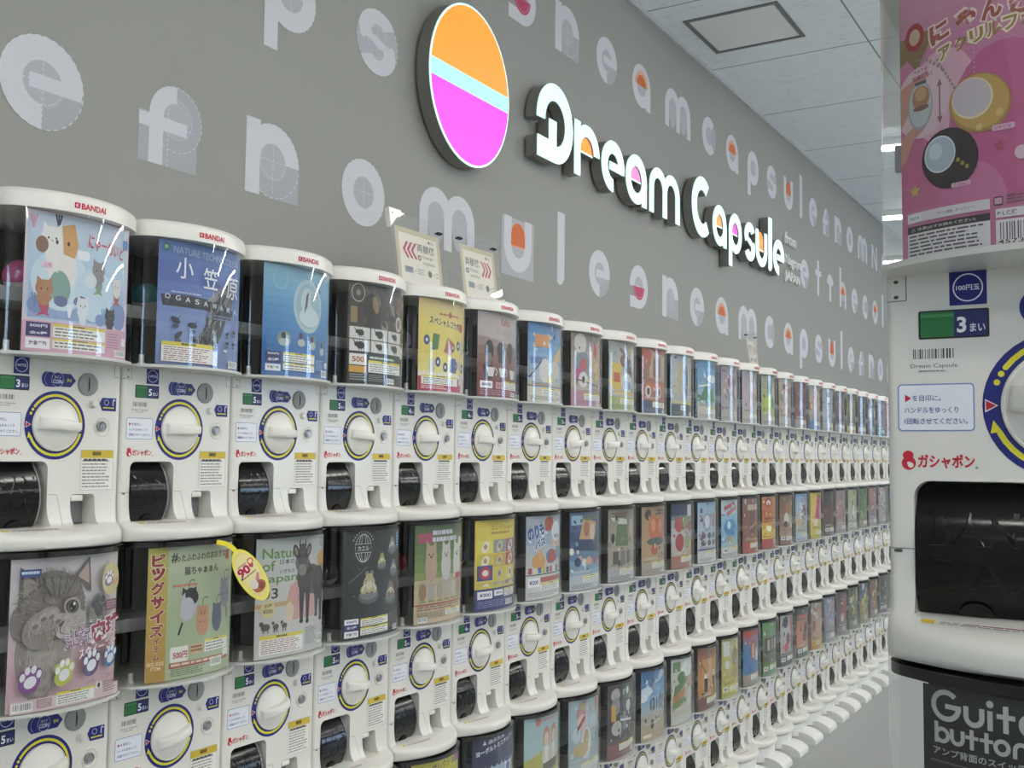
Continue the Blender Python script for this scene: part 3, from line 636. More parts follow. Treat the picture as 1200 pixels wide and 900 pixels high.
def card_beetles():
    c = P0(); c.vgrad(0, 0, 1, 1, ['#4a453f', '#3c3834', '#544a42', '#2e2b29', '#26272b'], 9); R = random.Random(8)
    for i in range(26): c.ell(R.uniform(.2, .95), R.uniform(.56, .97), R.uniform(.02, .09), R.uniform(.02, .08), R.choice(('#5e5449', '#2b2724', '#6d6258', '#3a332e', '#857a6c')), R.uniform(0, 90))
    c.ell(.36, .72, .13, .2, '#2a2623', 20); c.ell(.40, .80, .05, .09, '#8a6f4c', 20); c.arc(.13, .90, .085, .093, 0, 360, '#c9c4b8'); c.ell(.13, .90, .03, .03, '#8e8a80'); c.rect(.03, .60, .12, .76, '#9a7f4e'); c.rect(.13, .58, .20, .77, '#3f3c38')
    c.text('甲', .55, .80, .10, '#4e4a46', .09); c.text('虫', .55, .68, .10, '#4e4a46', .09); c.rect(.82, .78, .96, .93, '#7a5a52'); c.ell(.88, .65, .075, .08, '#c9c2b4'); c.ell(.88, .65, .04, .05, '#7d6a54')
    for i in range(3):
        for j in range(2):
            x0, y0 = .02 + i * .31, .445 - j * .125; c.rect(x0, y0, x0 + .29, y0 + .115, '#d8d6d0'); beetle(c, x0 + .15, y0 + .06, .10 + .02 * ((i + j) % 2), '#2b2927')
    c.rect(.93, .30, .99, .42, '#c9c6bc'); c.rect(0, 0, 1, .30, '#2a2a2c'); c.rect(.30, .245, .80, .285, '#3f5f50'); c.lines(.31, .25, .78, .28, 1, '#cfd8cf', .6); c.rrect(.02, .185, .26, .295, .01, '#e8e2da'); c.text('500', .14, .215, .05, '#b0553a', .16, .03, al='c')
    c.rect(.02, .11, .26, .175, '#d99b22'); c.warn(.29, .12, .93, .24, 4, seed=7); c.lines(.30, .03, .60, .10, 4, '#8a8a88', .4, 3); c.barcode(.62, .02, .78, .075, 5); c.lines(.03, .03, .26, .10, 3, '#a8a7a2', .4, 6); return c
def card_collab():
    c = P0(); c.rect(0, 0, 1, 1, '#e3cb62'); c.vgrad(0, .2, 1, 1, ['#d9c07a', '#e6cf5e', '#e2ca52', '#e8d877'], 8); R = random.Random(3)
    c.text('スペシャルコラボ', .17, .73, .085, '#3a3a34', .64, .035, -3, outline='#f0e6b0', ow=.07); c.ell(.87, .735, .065, .05, '#c9504a'); c.lines(.35, .83, .82, .86, 1, '#a8643c', .7); c.ell(.58, .855, .035, .035, '#c2413a')
    for x, y in ((.13, .55), (.65, .50), (.80, .53), (.33, .32), (.48, .27), (.73, .30), (.92, .28), (.93, .50)): c.ell(x, y, .05, .055, '#3b4f8c'); c.ell(x, y, .02, .02, '#d8dce6')
    c.poly([(.20, .44), (.33, .46), (.36, .62), (.24, .63)], '#4f7d3c'); c.poly([(.44, .44), (.62, .40), (.66, .56), (.52, .60)], '#c06a4a'); c.poly([(.58, .22), (.74, .21), (.73, .38), (.60, .38)], '#4a5fa0'); c.poly([(.86, .44), (.96, .42), (.97, .60), (.90, .62)], '#b8b3a2'); c.ell(.22, .27, .06, .09, '#cbbf9a'); c.ell(.84, .34, .05, .08, '#c8bda2')
    for i in range(16): c.poly([(i / 16, .19), ((i + .5) / 16, .225), ((i + 1) / 16, .19)], '#e9e3cf')
    c.rect(0, 0, 1, .19, '#e9e3cf'); c.rect(0, 0, 1, .155, '#bf3347'); c.warn(.05, .07, .78, .17, 4, seed=5); c.lines(.05, .02, .6, .06, 2, '#e6c6c6', .5, 2); c.rect(.82, .09, .97, .21, '#cfc9c2'); c.barcode(.88, .015, .985, .09, 8); return c
def card_mini():
    c = P0(); c.vgrad(0, 0, 1, 1, ['#b3a3a0', '#a8948f', '#8e625c', '#7c4842', '#6f3c39'], 10); c.poly([(0, .72), (1, .62), (1, .98), (0, .98)], '#b6a8a4'); c.text('Kalita', .60, .865, .085, '#a9434c', .24, .02, al='c'); c.text('ミニチュア', .58, .755, .05, '#9a6a66', .42, .0, al='c')
    for x, y, a, b, k in ((.22, .55, .09, .12, '#2f2a2a'), (.48, .56, .10, .10, '#3a302e'), (.74, .57, .10, .10, '#342b2b'), (.20, .33, .10, .08, '#352c2c'), (.22, .46, .05, .06, '#7f7370')): c.ell(x, y, a, b, k); c.rect(x - a * .6, y - b * 1.5, x + a * .6, y - b * .5, k)
    for x, y in ((.25, .30), (.52, .30), (.82, .29)): c.poly([(x - .09, y + .05), (x + .09, y + .05), (x + .05, y - .06), (x - .05, y - .06)], '#d9d6d2'); c.arc(x + .1, y, .03, .045, -90, 90, '#d9d6d2')
    c.rect(0, 0, 1, .21, '#7e2f3c'); c.price(.05, .10, .29, .185, '¥400'); c.price(.36, .10, .52, .18, '全5', '#6a4444', '#c98a92'); c.warn(.56, .10, .97, .20, 4, seed=3); c.lines(.05, .02, .9, .09, 3, '#b88a8e', .4, 4); c.barcode(.78, .02, .95, .07, 3); return c
def card_kitten():
    c = P0(); c.vgrad(0, 0, 1, 1, ['#cfc6c8', '#d2cacd', '#d5c6c8', '#d8b8bf', '#d7a9b4', '#d9b4ba'], 10); R = random.Random(5); f1, f2, f3, f4 = '#857b75', '#6a615c', '#9d928b', '#b8aea7'
    def fur(n, x, y, sx, sy, ks, l0=.02, l1=.045, dirf=None, t=.006):
        for i in range(n):
            a, q = R.uniform(0, 2 * PI), math.sqrt(R.random()); X_, Y_ = x + sx * q * math.cos(a), y + sy * q * math.sin(a); d = (dirf(X_, Y_) if dirf else -PI / 2) + R.uniform(-.4, .4); l = R.uniform(l0, l1)
            c.line(X_, Y_, X_ + l * math.cos(d), Y_ + l * math.sin(d), R.uniform(.003, t), R.choice(ks))
    c.ell(.22, .33, .17, .28, f3, 6); c.ell(.42, .36, .10, .20, '#ab9e96'); c.ell(.26, .30, .13, .22, f4); fur(260, .24, .30, .18, .24, (f3, f4, '#a59b94', '#c6beb7', '#8f857e'))
    c.ell(.10, .58, .10, .13, f1); c.ell(.34, .68, .29, .235, f1, -8)
    c.poly([(.06, .70), (.06, .95), (.27, .84)], f2); c.poly([(.09, .74), (.09, .90), (.21, .83)], '#a8988f'); c.poly([(.50, .86), (.665, .99), (.69, .74)], f2); c.poly([(.55, .86), (.65, .955), (.665, .80)], '#c0a398')
    fur(420, .33, .70, .28, .22, (f1, f3, '#7a716b', '#928881', '#a39993'), dirf=lambda x, y: math.atan2(y - .58, x - .40)); c.ell(.42, .80, .16, .07, '#766d67', -8)
    for d in (-.12, -.07, -.02, .03, .08): c.line(.38 + d * .7, .745, .41 + d * 1.5, .87, .013, '#554d49')
    fur(90, .40, .81, .17, .07, (f1, f2, f3), dirf=lambda x, y: math.atan2(y - .58, x - .40))
    c.ell(.52, .57, .11, .07, '#b5aaa2'); c.ell(.40, .55, .10, .075, '#bfb5ad'); c.ell(.43, .49, .08, .04, '#cdc5be'); fur(120, .46, .55, .13, .07, (f4, '#c6beb7', f3), .015, .03, lambda x, y: math.atan2(y - .56, x - .38))
    c.ell(.485, .665, .078, .060, '#b0a59d', -8); c.ell(.485, .662, .060, .046, '#36302d', -8); c.ell(.487, .661, .046, .040, '#6f6a66'); c.ell(.487, .661, .032, .034, '#181615'); c.ell(.502, .678, .011, .011, '#f0f0f0'); c.ell(.475, .648, .005, .005, '#c9c9c9')
    c.poly([(.345, .565), (.42, .57), (.385, .525)], '#6a5450'); c.line(.385, .525, .38, .495, .008, '#4a403d'); c.line(.38, .495, .45, .475, .006, '#6a5f5a')
    c.ell(.22, .53, .15, .12, '#9a8f88', 25); c.ell(.25, .59, .13, .075, '#a69c94', 25); fur(170, .23, .55, .14, .10, (f3, f4, '#857b75', '#b0a69f'), .015, .035)
    for x, y in ((.17, .565), (.235, .61), (.30, .62), (.355, .585)): c.ell(x, y, .04, .032, '#b3a9a2', 20); c.ell(x, y - .012, .026, .015, '#7d736d', 20)
    c.ell(.74, .60, .095, .135, f1, -8); fur(110, .74, .58, .085, .12, (f1, f2, f3, f4))
    for x, y, r in ((.685, .655, .026), (.73, .69, .028), (.785, .685, .026), (.815, .64, .022), (.745, .615, .045)): c.ell(x, y, r, r, '#4a4340')
    for x in (.44, .50, .54): c.line(x, .54, x + .2, .53 + (x - .48) * .4, .003, '#d9d4cf')
    c.ell(.87, .82, .10, .115, '#d3c487'); paw(c, .85, .815, .055, '#8d6f96'); c.poly([(.88, .80), (.97, .83), (.97, .79), (.9, .77)], '#d0a27e'); c.rrect(.82, .60, .95, .675, .01, '#8e4f6c'); c.lines(.83, .61, .94, .665, 3, '#c9a0b4', .5)
    c.rect(.04, .885, .20, .935, '#2a4f8c'); c.lines(.05, .895, .19, .925, 1, '#d8dfee', .6)
    c.text('ミルキー', .42, .435, .05, '#8d5a8e', .26, .03, 8, outline='#f0e6ee', ow=.09); c.text('ぷにぷに', .42, .375, .055, '#8d5a8e', .28, .03, 8, outline='#f0e6ee', ow=.09)
    for t, x, y in (('肉', .69, .40), ('球', .84, .435)): c.text(t, x, y, .125, '#ad2350', .14, .045, 8, outline='#f2e8ec', ow=.10)
    c.text('スクイーズ☆', .56, .295, .07, '#efe3e6', .40, .03, 8, outline='#b5606f', ow=.09)
    for x, y, k, t in ((.14, .20, '#8c4f9a', 'ピンク'), (.42, .215, '#b9c03c', 'イエロー'), (.68, .245, '#5e3a78', 'パープル'), (.89, .265, '#3f74b8', 'ブルー')): paw(c, x, y, .09 if x < .8 else .075, k, '#ebe7ec'); c.text(t, x, y - .125, .02, '#8a5a64', .09, .02, 6, al='c')
    c.rect(0, 0, 1, .085, '#d8bcc0'); c.barcode(.01, .01, .17, .07, 2); c.rect(.20, .02, .32, .075, '#a8848c'); c.lines(.21, .025, .31, .07, 4, '#e0d0d2', .4); c.warn(.36, .015, .72, .10, 4, seed=9); c.rect(.74, .07, .80, .115, '#e6e4e2'); c.ell(.77, .092, .016, .018, '#2c2c2c'); c.lines(.82, .03, .98, .11, 5, '#7a5a60', .45); return c
def card_big():
    c = P0(); c.rect(0, 0, 1, 1, '#a6b58c'); c.vgrad(.2, 0, 1, 1, ['#b3bd9a', '#a9b68e', '#a3b489', '#aabb92'], 5); c.vgrad(0, 0, .185, 1, ['#b9ae4c', '#c4a03a', '#b98a34'], 8)
    for i, t in enumerate('ビッグサイズ'): c.text(t, .095, .865 - i * .105, .085, '#9e1f3c', .11, .05, al='c', outline='#e6d8b0', ow=.09)
    for i, t in enumerate('アイテム'): c.text(t, .095, .345 - i * .06, .045, '#9e1f3c', .06, .04, al='c', outline='#e6d8b0', ow=.08)
    c.text('BIG SIZE', .095, .125, .025, '#ead9b0', .15, .02, al='c'); c.text('ITEM', .095, .09, .025, '#ead9b0', .09, .02, al='c')
    c.text('ったふわふわのおおきな', .27, .885, .052, '#3f3f36', .62, .025, 1); c.text('猫ちゃぁぁん', .36, .78, .06, '#3f3f36', .42, .03, 1); c.text('#', .22, .88, .07, '#4a4a40', .06, .03); c.rect(.89, .87, .945, .945, '#b5403e')
    c.lines(.24, .685, .52, .715, 1, '#d0705a', .6)
    def plush(x, y, w_, h_, k, r, dark=None):
        c.ell(x, y, w_, h_, k, r)
        if dark: c.ell(x + .03, y + h_ * .55, w_ * .85, h_ * .5, dark, r)
        for d in (-1, 1): c.poly([(x + d * w_ * .9, y + h_ * .6), (x + d * w_ * .8, y + h_ * 1.15), (x + d * w_ * .25, y + h_ * .92)], dark or k)
        for d in (-1, 1): c.arc(x + d * w_ * .35, y + .01, .016, .021, 190, 350, '#55505a')
        c.arc(x + .03, y + h_ * 1.25, .035, .042, 40, 260, '#444')
    c.line(.35, .42, .31, .33, .022, '#2b2b30'); plush(.42, .55, .095, .12, '#b6b0bc', -25, '#26262b'); c.ell(.40, .52, .08, .09, '#b9b3c0', -25)
    plush(.59, .41, .085, .115, '#c68d64', 0); c.ell(.59, .49, .07, .04, '#c0825a'); c.line(.565, .49, .575, .46, .012, '#8a5238'); c.line(.615, .49, .605, .46, .012, '#8a5238'); plush(.78, .42, .07, .11, '#5d5f78', 0); plush(.885, .60, .07, .115, '#8b8799', 8); c.line(.92, .49, .93, .40, .016, '#6a6678')
    c.rrect(.23, .13, .42, .245, .015, '#e9e3dc'); c.text('500円', .335, .155, .05, '#b5263a', .15, .03, al='c'); c.rrect(.44, .17, .60, .245, .01, '#d8ad7c'); c.lines(.45, .18, .59, .235, 2, '#8a5a3a', .6); c.warn(.62, .17, .95, .265, 3, seed=2); c.rect(.22, .085, .95, .125, '#b5573f'); c.lines(.24, .092, .93, .12, 1, '#e6c9b8', .6)
    c.barcode(.70, .045, .86, .11, 4); c.lines(.24, .02, .66, .08, 4, '#6f7d5c', .45, 3); c.rect(.88, .11, .96, .165, '#e6e6e0'); return c
def card_nature():
    c = P0(); c.rect(0, 0, 1, 1, '#c9cbc8'); c.vgrad(0, .18, 1, 1, ['#b6bab6', '#c3c5c2', '#c9c5c0', '#c6c3c0'], 5); c.poly([(.36, .40), (.42, .58), (.56, .66), (.74, .60), (.86, .44), (.82, .30), (.4, .29)], '#d09a94'); c.poly([(.0, .45), (.45, .47), (.5, .43), (0, .415)], '#c9a36a'); c.ell(.42, .36, .06, .09, '#d9c3a4'); c.poly([(.86, .82), (.99, .88), (.99, .72), (.88, .72)], '#cf9c52')
    for t, y, wd, k in (('Natur', .83, .44, '#5f8a3a'), ('of', .725, .15, '#5f8a3a'), ('Japan', .61, .45, '#5f8a3a'), ('03', .495, .19, '#35382f')): c.text(t, .07, y, .085 if t != 'of' else .088, k, wd, .012)
    c.text('日本の', .28, .775, .045, '#4a4a46', .20, .01); c.text('いきもの', .28, .70, .035, '#4a4a46', .20, .01); c.arc(.95, .94, .03, .038, 0, 360, '#4f7a4a')
    k, k2, k3 = '#4a4440', '#5e5650', '#37322f'
    c.ell(.78, .62, .20, .13, k2, -12); c.ell(.90, .58, .11, .15, k, 0); c.ell(.64, .66, .12, .16, k)
    for x, yb, t in ((.60, .27, .045), (.70, .26, .042), (.86, .30, .045), (.95, .26, .045)): c.poly([(x - t, .56), (x + t, .56), (x + t * .5, yb), (x - t * .5, yb)], k3); c.ell(x, yb, t * .7, .02, '#2a2624')
    c.ell(.60, .78, .11, .10, '#6a625c'); c.ell(.60, .84, .075, .10, k); c.ell(.60, .77, .045, .055, '#57504b'); c.ell(.60, .735, .03, .02, '#211e1d'); c.ell(.60, .71, .07, .05, '#8a827a')
    for d in (-1, 1): c.ell(.60 + d * .10, .875, .04, .065, k3, d * -30); c.ell(.60 + d * .10, .875, .02, .04, '#857a74', d * -30); c.poly([(.60 + d * .03, .92), (.60 + d * .045, .995), (.60 + d * .06, .91)], '#2a2624'); c.ell(.60 + d * .05, .835, .014, .016, '#1c1a19')
    R = random.Random(2)
    for i in range(110): x = R.uniform(.54, .98); y = R.uniform(.48, .76); c.line(x, y, x + R.uniform(-.01, .02), y - R.uniform(.02, .05), .005, R.choice((k, k2, '#6e665f', k3)))
    c.ell(.14, .41, .085, .075, '#d9c88a'); c.text('全5種', .14, .425, .03, '#6a5a3a', .09, .02, al='c'); c.text('¥500', .14, .375, .035, '#6a5a3a', .11, .02, al='c')
    for x, s in ((.12, .05), (.24, .035), (.35, .035)): c.ell(x, .26, s, s * .6, '#5a524c'); c.ell(x - s, .29, s * .5, s * .4, '#5a524c'); c.line(x - s * .5, .26, x - s * .5, .21, .012, '#5a524c'); c.line(x + s * .5, .26, x + s * .5, .21, .012, '#5a524c')
    c.rect(0, 0, 1, .19, '#c3c3c0'); c.warn(.05, .03, .62, .19, 7, ink='#b06a70', seed=6); c.lines(.66, .06, .86, .21, 10, '#7c7c7a', .45, 4); c.barcode(.88, .05, .97, .13, 2); return c
def card_frog():
    c = P0(); c.rect(0, 0, 1, 1, '#26282b'); R = random.Random(6); c.rect(.93, .80, .985, .98, '#3d83b8'); c.lines(.935, .82, .98, .96, 5, '#d6e2ea', .4)
    for a in (.105, .07, .035): c.ell(.28, .84, .125 if a > .1 else a * 1.1, .135, '#c9cac8'); c.ell(.28, .84, (.125 if a > .1 else a * 1.1) - .008, .127, '#26282b')
    c.rect(.16, .80, .40, .875, '#26282b'); c.text('カエル', .28, .815, .045, '#d6d7d4', .17, .015, al='c'); c.rect(.155, .795, .405, .80, '#c9cac8'); c.rect(.155, .877, .405, .882, '#c9cac8')
    for d in range(-60, 61, 12): c.rect(.28 + .17 * math.sin(math.radians(d)) - .008, .84 + .155 * math.cos(math.radians(d)) - .008, .28 + .17 * math.sin(math.radians(d)) + .008, .84 + .155 * math.cos(math.radians(d)) + .008, '#b9bab8')
    def frog(x, y, s, k, base='#5b5f62'):
        c.ell(x, y - .9 * s, 1.3 * s, .55 * s, base); c.ell(x, y - .75 * s, 1.1 * s, .4 * s, '#7a7e80'); c.ell(x, y, .75 * s, .62 * s, k); c.ell(x, y + .4 * s, .5 * s, .35 * s, k)
        for d in (-1, 1): c.ell(x + d * .3 * s, y + .75 * s, .18 * s, .18 * s, k); c.ell(x + d * .3 * s, y + .78 * s, .08 * s, .09 * s, '#1c1c1c'); c.ell(x + d * .7 * s, y - .4 * s, .35 * s, .3 * s, k); c.line(x + d * .5 * s, y, x + d * .9 * s, y - .5 * s, .16 * s, '#d9d2bd')
        c.ell(x, y - .1 * s, .4 * s, .3 * s, '#cfc8b0')
    frog(.38, .50, .13, '#b5a97c'); frog(.60, .72, .07, '#a39a50'); frog(.82, .86, .075, '#8c9094'); frog(.80, .42, .10, '#8a6a54'); frog(.86, .64, .07, '#7d8288')
    for i in range(40): c.ell(R.uniform(.1, .95), R.uniform(.28, .9), R.uniform(.004, .012), R.uniform(.004, .01), R.choice(('#4a4d50', '#63676a', '#3a3c3f')))
    c.line(.07, .52, .33, .66, .014, '#5a5d60'); c.price(.03, .14, .22, .19, '500円'); c.price(.03, .085, .22, .14, '全5種', '#e8e8f0', '#35357a'); c.price(.03, .02, .22, .08, '対象年齢', '#444'); c.warn(.25, .11, .74, .185, 3, seed=2); c.warn(.25, .03, .74, .10, 3, seed=4); c.lines(.77, .05, .96, .20, 9, '#6d7073', .4); c.barcode(.86, .02, .97, .07, 3); return c
def card_dogs():
    c = P0(); c.vgrad(0, .42, 1, 1, ['#55703f', '#5f7d45', '#6d8a4a', '#8a9a56'], 6); c.rect(0, 0, 1, .44, '#cbb493'); c.poly([(0, .42), (1, .50), (1, .40), (0, .36)], '#b9a98a'); R = random.Random(1)
    for i in range(120): x = R.random(); y = R.uniform(.44, .98); c.line(x, y, x + .01, y + R.uniform(.02, .06), .006, R.choice(('#4b6638', '#6f8d4c', '#86a060', '#5a7340')))
    for i in range(2): c.lines(.28, .88 - i * .07, .85, .94 - i * .07, 1, '#d8cfe0', .75, i + 2)
    c.rrect(.04, .82, .28, .92, .01, '#b04a5e'); c.ell(.93, .80, .055, .06, '#e0dcd4')
    for x, k in ((.26, '#b89a7e'), (.56, '#c9c4bd'), (.84, '#d3cfc9')):
        c.ell(x, .58, .11, .16, k); c.ell(x, .70, .10, .09, k); c.rect(x - .09, .44, x - .03, .52, k); c.rect(x + .03, .44, x + .09, .52, k)
        for d in (-1, 1): c.poly([(x + d * .09, .72), (x + d * .085, .85), (x + d * .02, .78)], k); c.ell(x + d * .035, .70, .01, .012, '#3a3330')
        c.ell(x, .675, .02, .014, '#5a4a46')
    for i in range(6): x = .12 + i * .155; k = ('#9a7a60', '#a8a19a', '#b0a08c', '#b3aca4', '#c3bdb4', '#a58f78')[i]; c.ell(x, .31, .06, .075, k); c.ell(x, .36, .055, .05, k); c.rect(x - .055, .215, x + .055, .235, '#8fa05a')
    c.rrect(.80, .42, .98, .48, .01, '#c23c54'); c.rect(0, .185, 1, .20, '#b5564a'); c.lines(.04, .13, .95, .18, 2, '#a06a56', .5, 3); c.lines(.04, .05, .75, .12, 5, '#8a765c', .4, 6); c.warn(.55, .06, .95, .13, 3); c.barcode(.05, .015, .2, .07, 5); return c
def card_yellowgrid():
    c = P0(); c.rect(0, 0, 1, 1, '#dcc33c'); c.text('コレクション', .30, .89, .05, '#a8642a', .60, .03); c.lines(.3, .83, .8, .87, 1, '#b07a2a', .6)
    ks = ['#dccf4a', '#8a8f96', '#8d5a86', '#c8b640', '#c9a03c', '#b94c3c', '#e0d04c', '#d3b93a', '#d9c640', '#cbb640', '#a9a48c', '#8a7a92']
    for i in range(12): x = .04 + (i % 3) * .315; y = .63 - (i // 3) * .155; c.rect(x, y, x + .30, y + .145, ks[i]); c.ell(x + .15, y + .07, .085, .055, ('#e3dccb', '#c9b98a', '#d6d2c6')[i % 3], 30); c.ell(x + .15, y + .075, .035, .03, ('#b58a4a', '#77808c', '#a8564a')[i % 3])
    c.rect(.04, .33, .34, .50, '#3d4a94'); c.ell(.19, .415, .11, .07, '#c23c3c'); c.ell(.19, .415, .06, .035, '#e3d6cf'); c.rect(.72, .86, .96, .97, '#c2453f') if False else None
    c.rect(0, 0, 1, .26, '#3a3f78'); c.rect(0, .24, 1, .265, '#d8c04a'); c.price(.05, .13, .34, .215, '¥300'); c.price(.38, .15, .60, .215, '全6', '#444'); c.warn(.63, .13, .97, .22, 3); c.lines(.05, .03, .8, .11, 4, '#8a8fc0', .4); c.barcode(.68, .03, .9, .09, 2); return c
def card_toy():
    c = P0(); c.vgrad(0, .3, 1, 1, ['#a9b2ba', '#8fa6c0', '#b9bec2', '#c2c2bf'], 6); c.text('のりもの', .06, .70, .15, '#2f4f9c', .5, .06, 14, outline='#e3e6ea', ow=.12); c.text('バス', .20, .60, .09, '#2f4f9c', .25, .05, 14, outline='#e3e6ea', ow=.12)
    c.ell(.55, .90, .14, .09, '#b8503c'); c.ell(.80, .75, .17, .17, '#d9ba9a'); c.ell(.80, .80, .18, .12, '#cfd6dc'); c.ell(.76, .74, .025, .03, '#2f2b2b'); c.ell(.86, .74, .025, .03, '#2f2b2b'); c.arc(.81, .69, .04, .055, 190, 350, '#a0483c'); c.ell(.28, .45, .16, .10, '#d89a4c'); c.ell(.32, .53, .05, .07, '#d3a868'); c.ell(.62, .50, .16, .09, '#4a86b4'); c.poly([(.5, .42), (.82, .44), (.80, .56), (.56, .58)], '#b65a4e'); c.ell(.86, .54, .09, .08, '#6d8ab0')
    for i in range(9): c.rect(.05 + i * .105, .31, .12 + i * .105, .38, ('#b5433f', '#d6d2cc', '#3f6ea8', '#c9b04a', '#555a62')[i % 5])
    c.rect(0, 0, 1, .29, '#c9c9c6'); c.price(.04, .15, .30, .26, '¥200'); c.rect(.32, .20, .97, .26, '#b8564a'); c.warn(.32, .10, .97, .19, 4); c.lines(.04, .03, .9, .09, 3, '#8a8a8c', .4); c.barcode(.76, .02, .95, .10, 5); return c
def card_yellowtitle():
    c = P0(); c.rect(0, 0, 1, 1, '#c9b83a'); c.poly([(0, .80), (1, .86), (1, 1), (0, 1)], '#d8cb34'); c.text('グラスコレクション', .03, .845, .085, '#2c2a20', .92, .03, 3, outline='#e6dc62', ow=.06); c.rect(.85, .88, 1, 1, '#a06a8c'); R = random.Random(3)
    for i in range(10): c.ell(R.uniform(.1, .9), R.uniform(.25, .75), .08, .10, R.choice(('#d9d6c9', '#a9b6ba', '#c0764a', '#8a9a5a'))); 
    std_foot(c, '#d6c862'); return c
def card_yogurt():
    c = P0(); c.rect(0, 0, 1, 1, '#2c3157'); c.text('森永乳業', .30, .915, .045, '#cfd3e0', .40, .02, 3); c.poly([(.18, .92), (.22, .97), (.26, .92)], '#cfd3e0'); c.text('ヨーグルトミニチュア', .07, .81, .055, '#e6e8ee', .86, .03, 5)
    c.vgrad(0, 0, 1, .70, ['#9fb2c6', '#b6c2cc', '#a7b6c4'], 5)
    for i in range(8): c.ell(.06 + i * .125, .70, .065, .05, '#2c3157')
    for x, y in ((.18, .50), (.50, .47), (.82, .58), (.33, .30), (.70, .32), (.9, .36)): c.poly([(x - .11, y + .10), (x + .11, y + .10), (x + .085, y - .10), (x - .085, y - .10)], '#d6dde4'); c.ell(x, y + .10, .11, .035, '#3a4f94'); c.ell(x, y, .06, .06, '#4a66a8')
    std_foot(c, '#a8b4c2'); return c
def card_people():
    c = P0(); c.vgrad(0, .3, 1, 1, ['#9db8bd', '#a3bfc0', '#b4c4ba'], 5); c.rect(0, .25, 1, .46, '#a9a84f'); c.poly([(0, .50), (.4, .58), (.4, .40), (0, .38)], '#b6b04c'); c.ell(.30, .93, .07, .05, '#c27a6a'); c.lines(.42, .90, .95, .95, 1, '#c98a7a', .7)
    for x in (.52, .76): c.ell(x, .72, .10, .13, '#c47a5c'); c.ell(x, .70, .075, .085, '#d8b79c'); c.poly([(x - .06, .62), (x + .06, .62), (x + .11, .38), (x - .11, .38)], '#dcd6cc'); c.line(x - .08, .58, x - .04, .44, .03, '#d8b79c'); c.line(x + .08, .58, x + .04, .44, .03, '#d8b79c')
    c.poly([(.42, .30), (.88, .34), (.88, .44), (.42, .42)], '#6a5f55'); c.vgrad(0, 0, 1, .28, ['#c9c0a8', '#c2b8b4'], 3)
    for i in range(9): c.line(.06 + i * .11, .10, .12 + i * .11, .24, .025, ('#b5645c', '#d0cbc4')[i % 2])
    c.lines(.05, .02, .95, .09, 3, '#8a847a', .4); return c
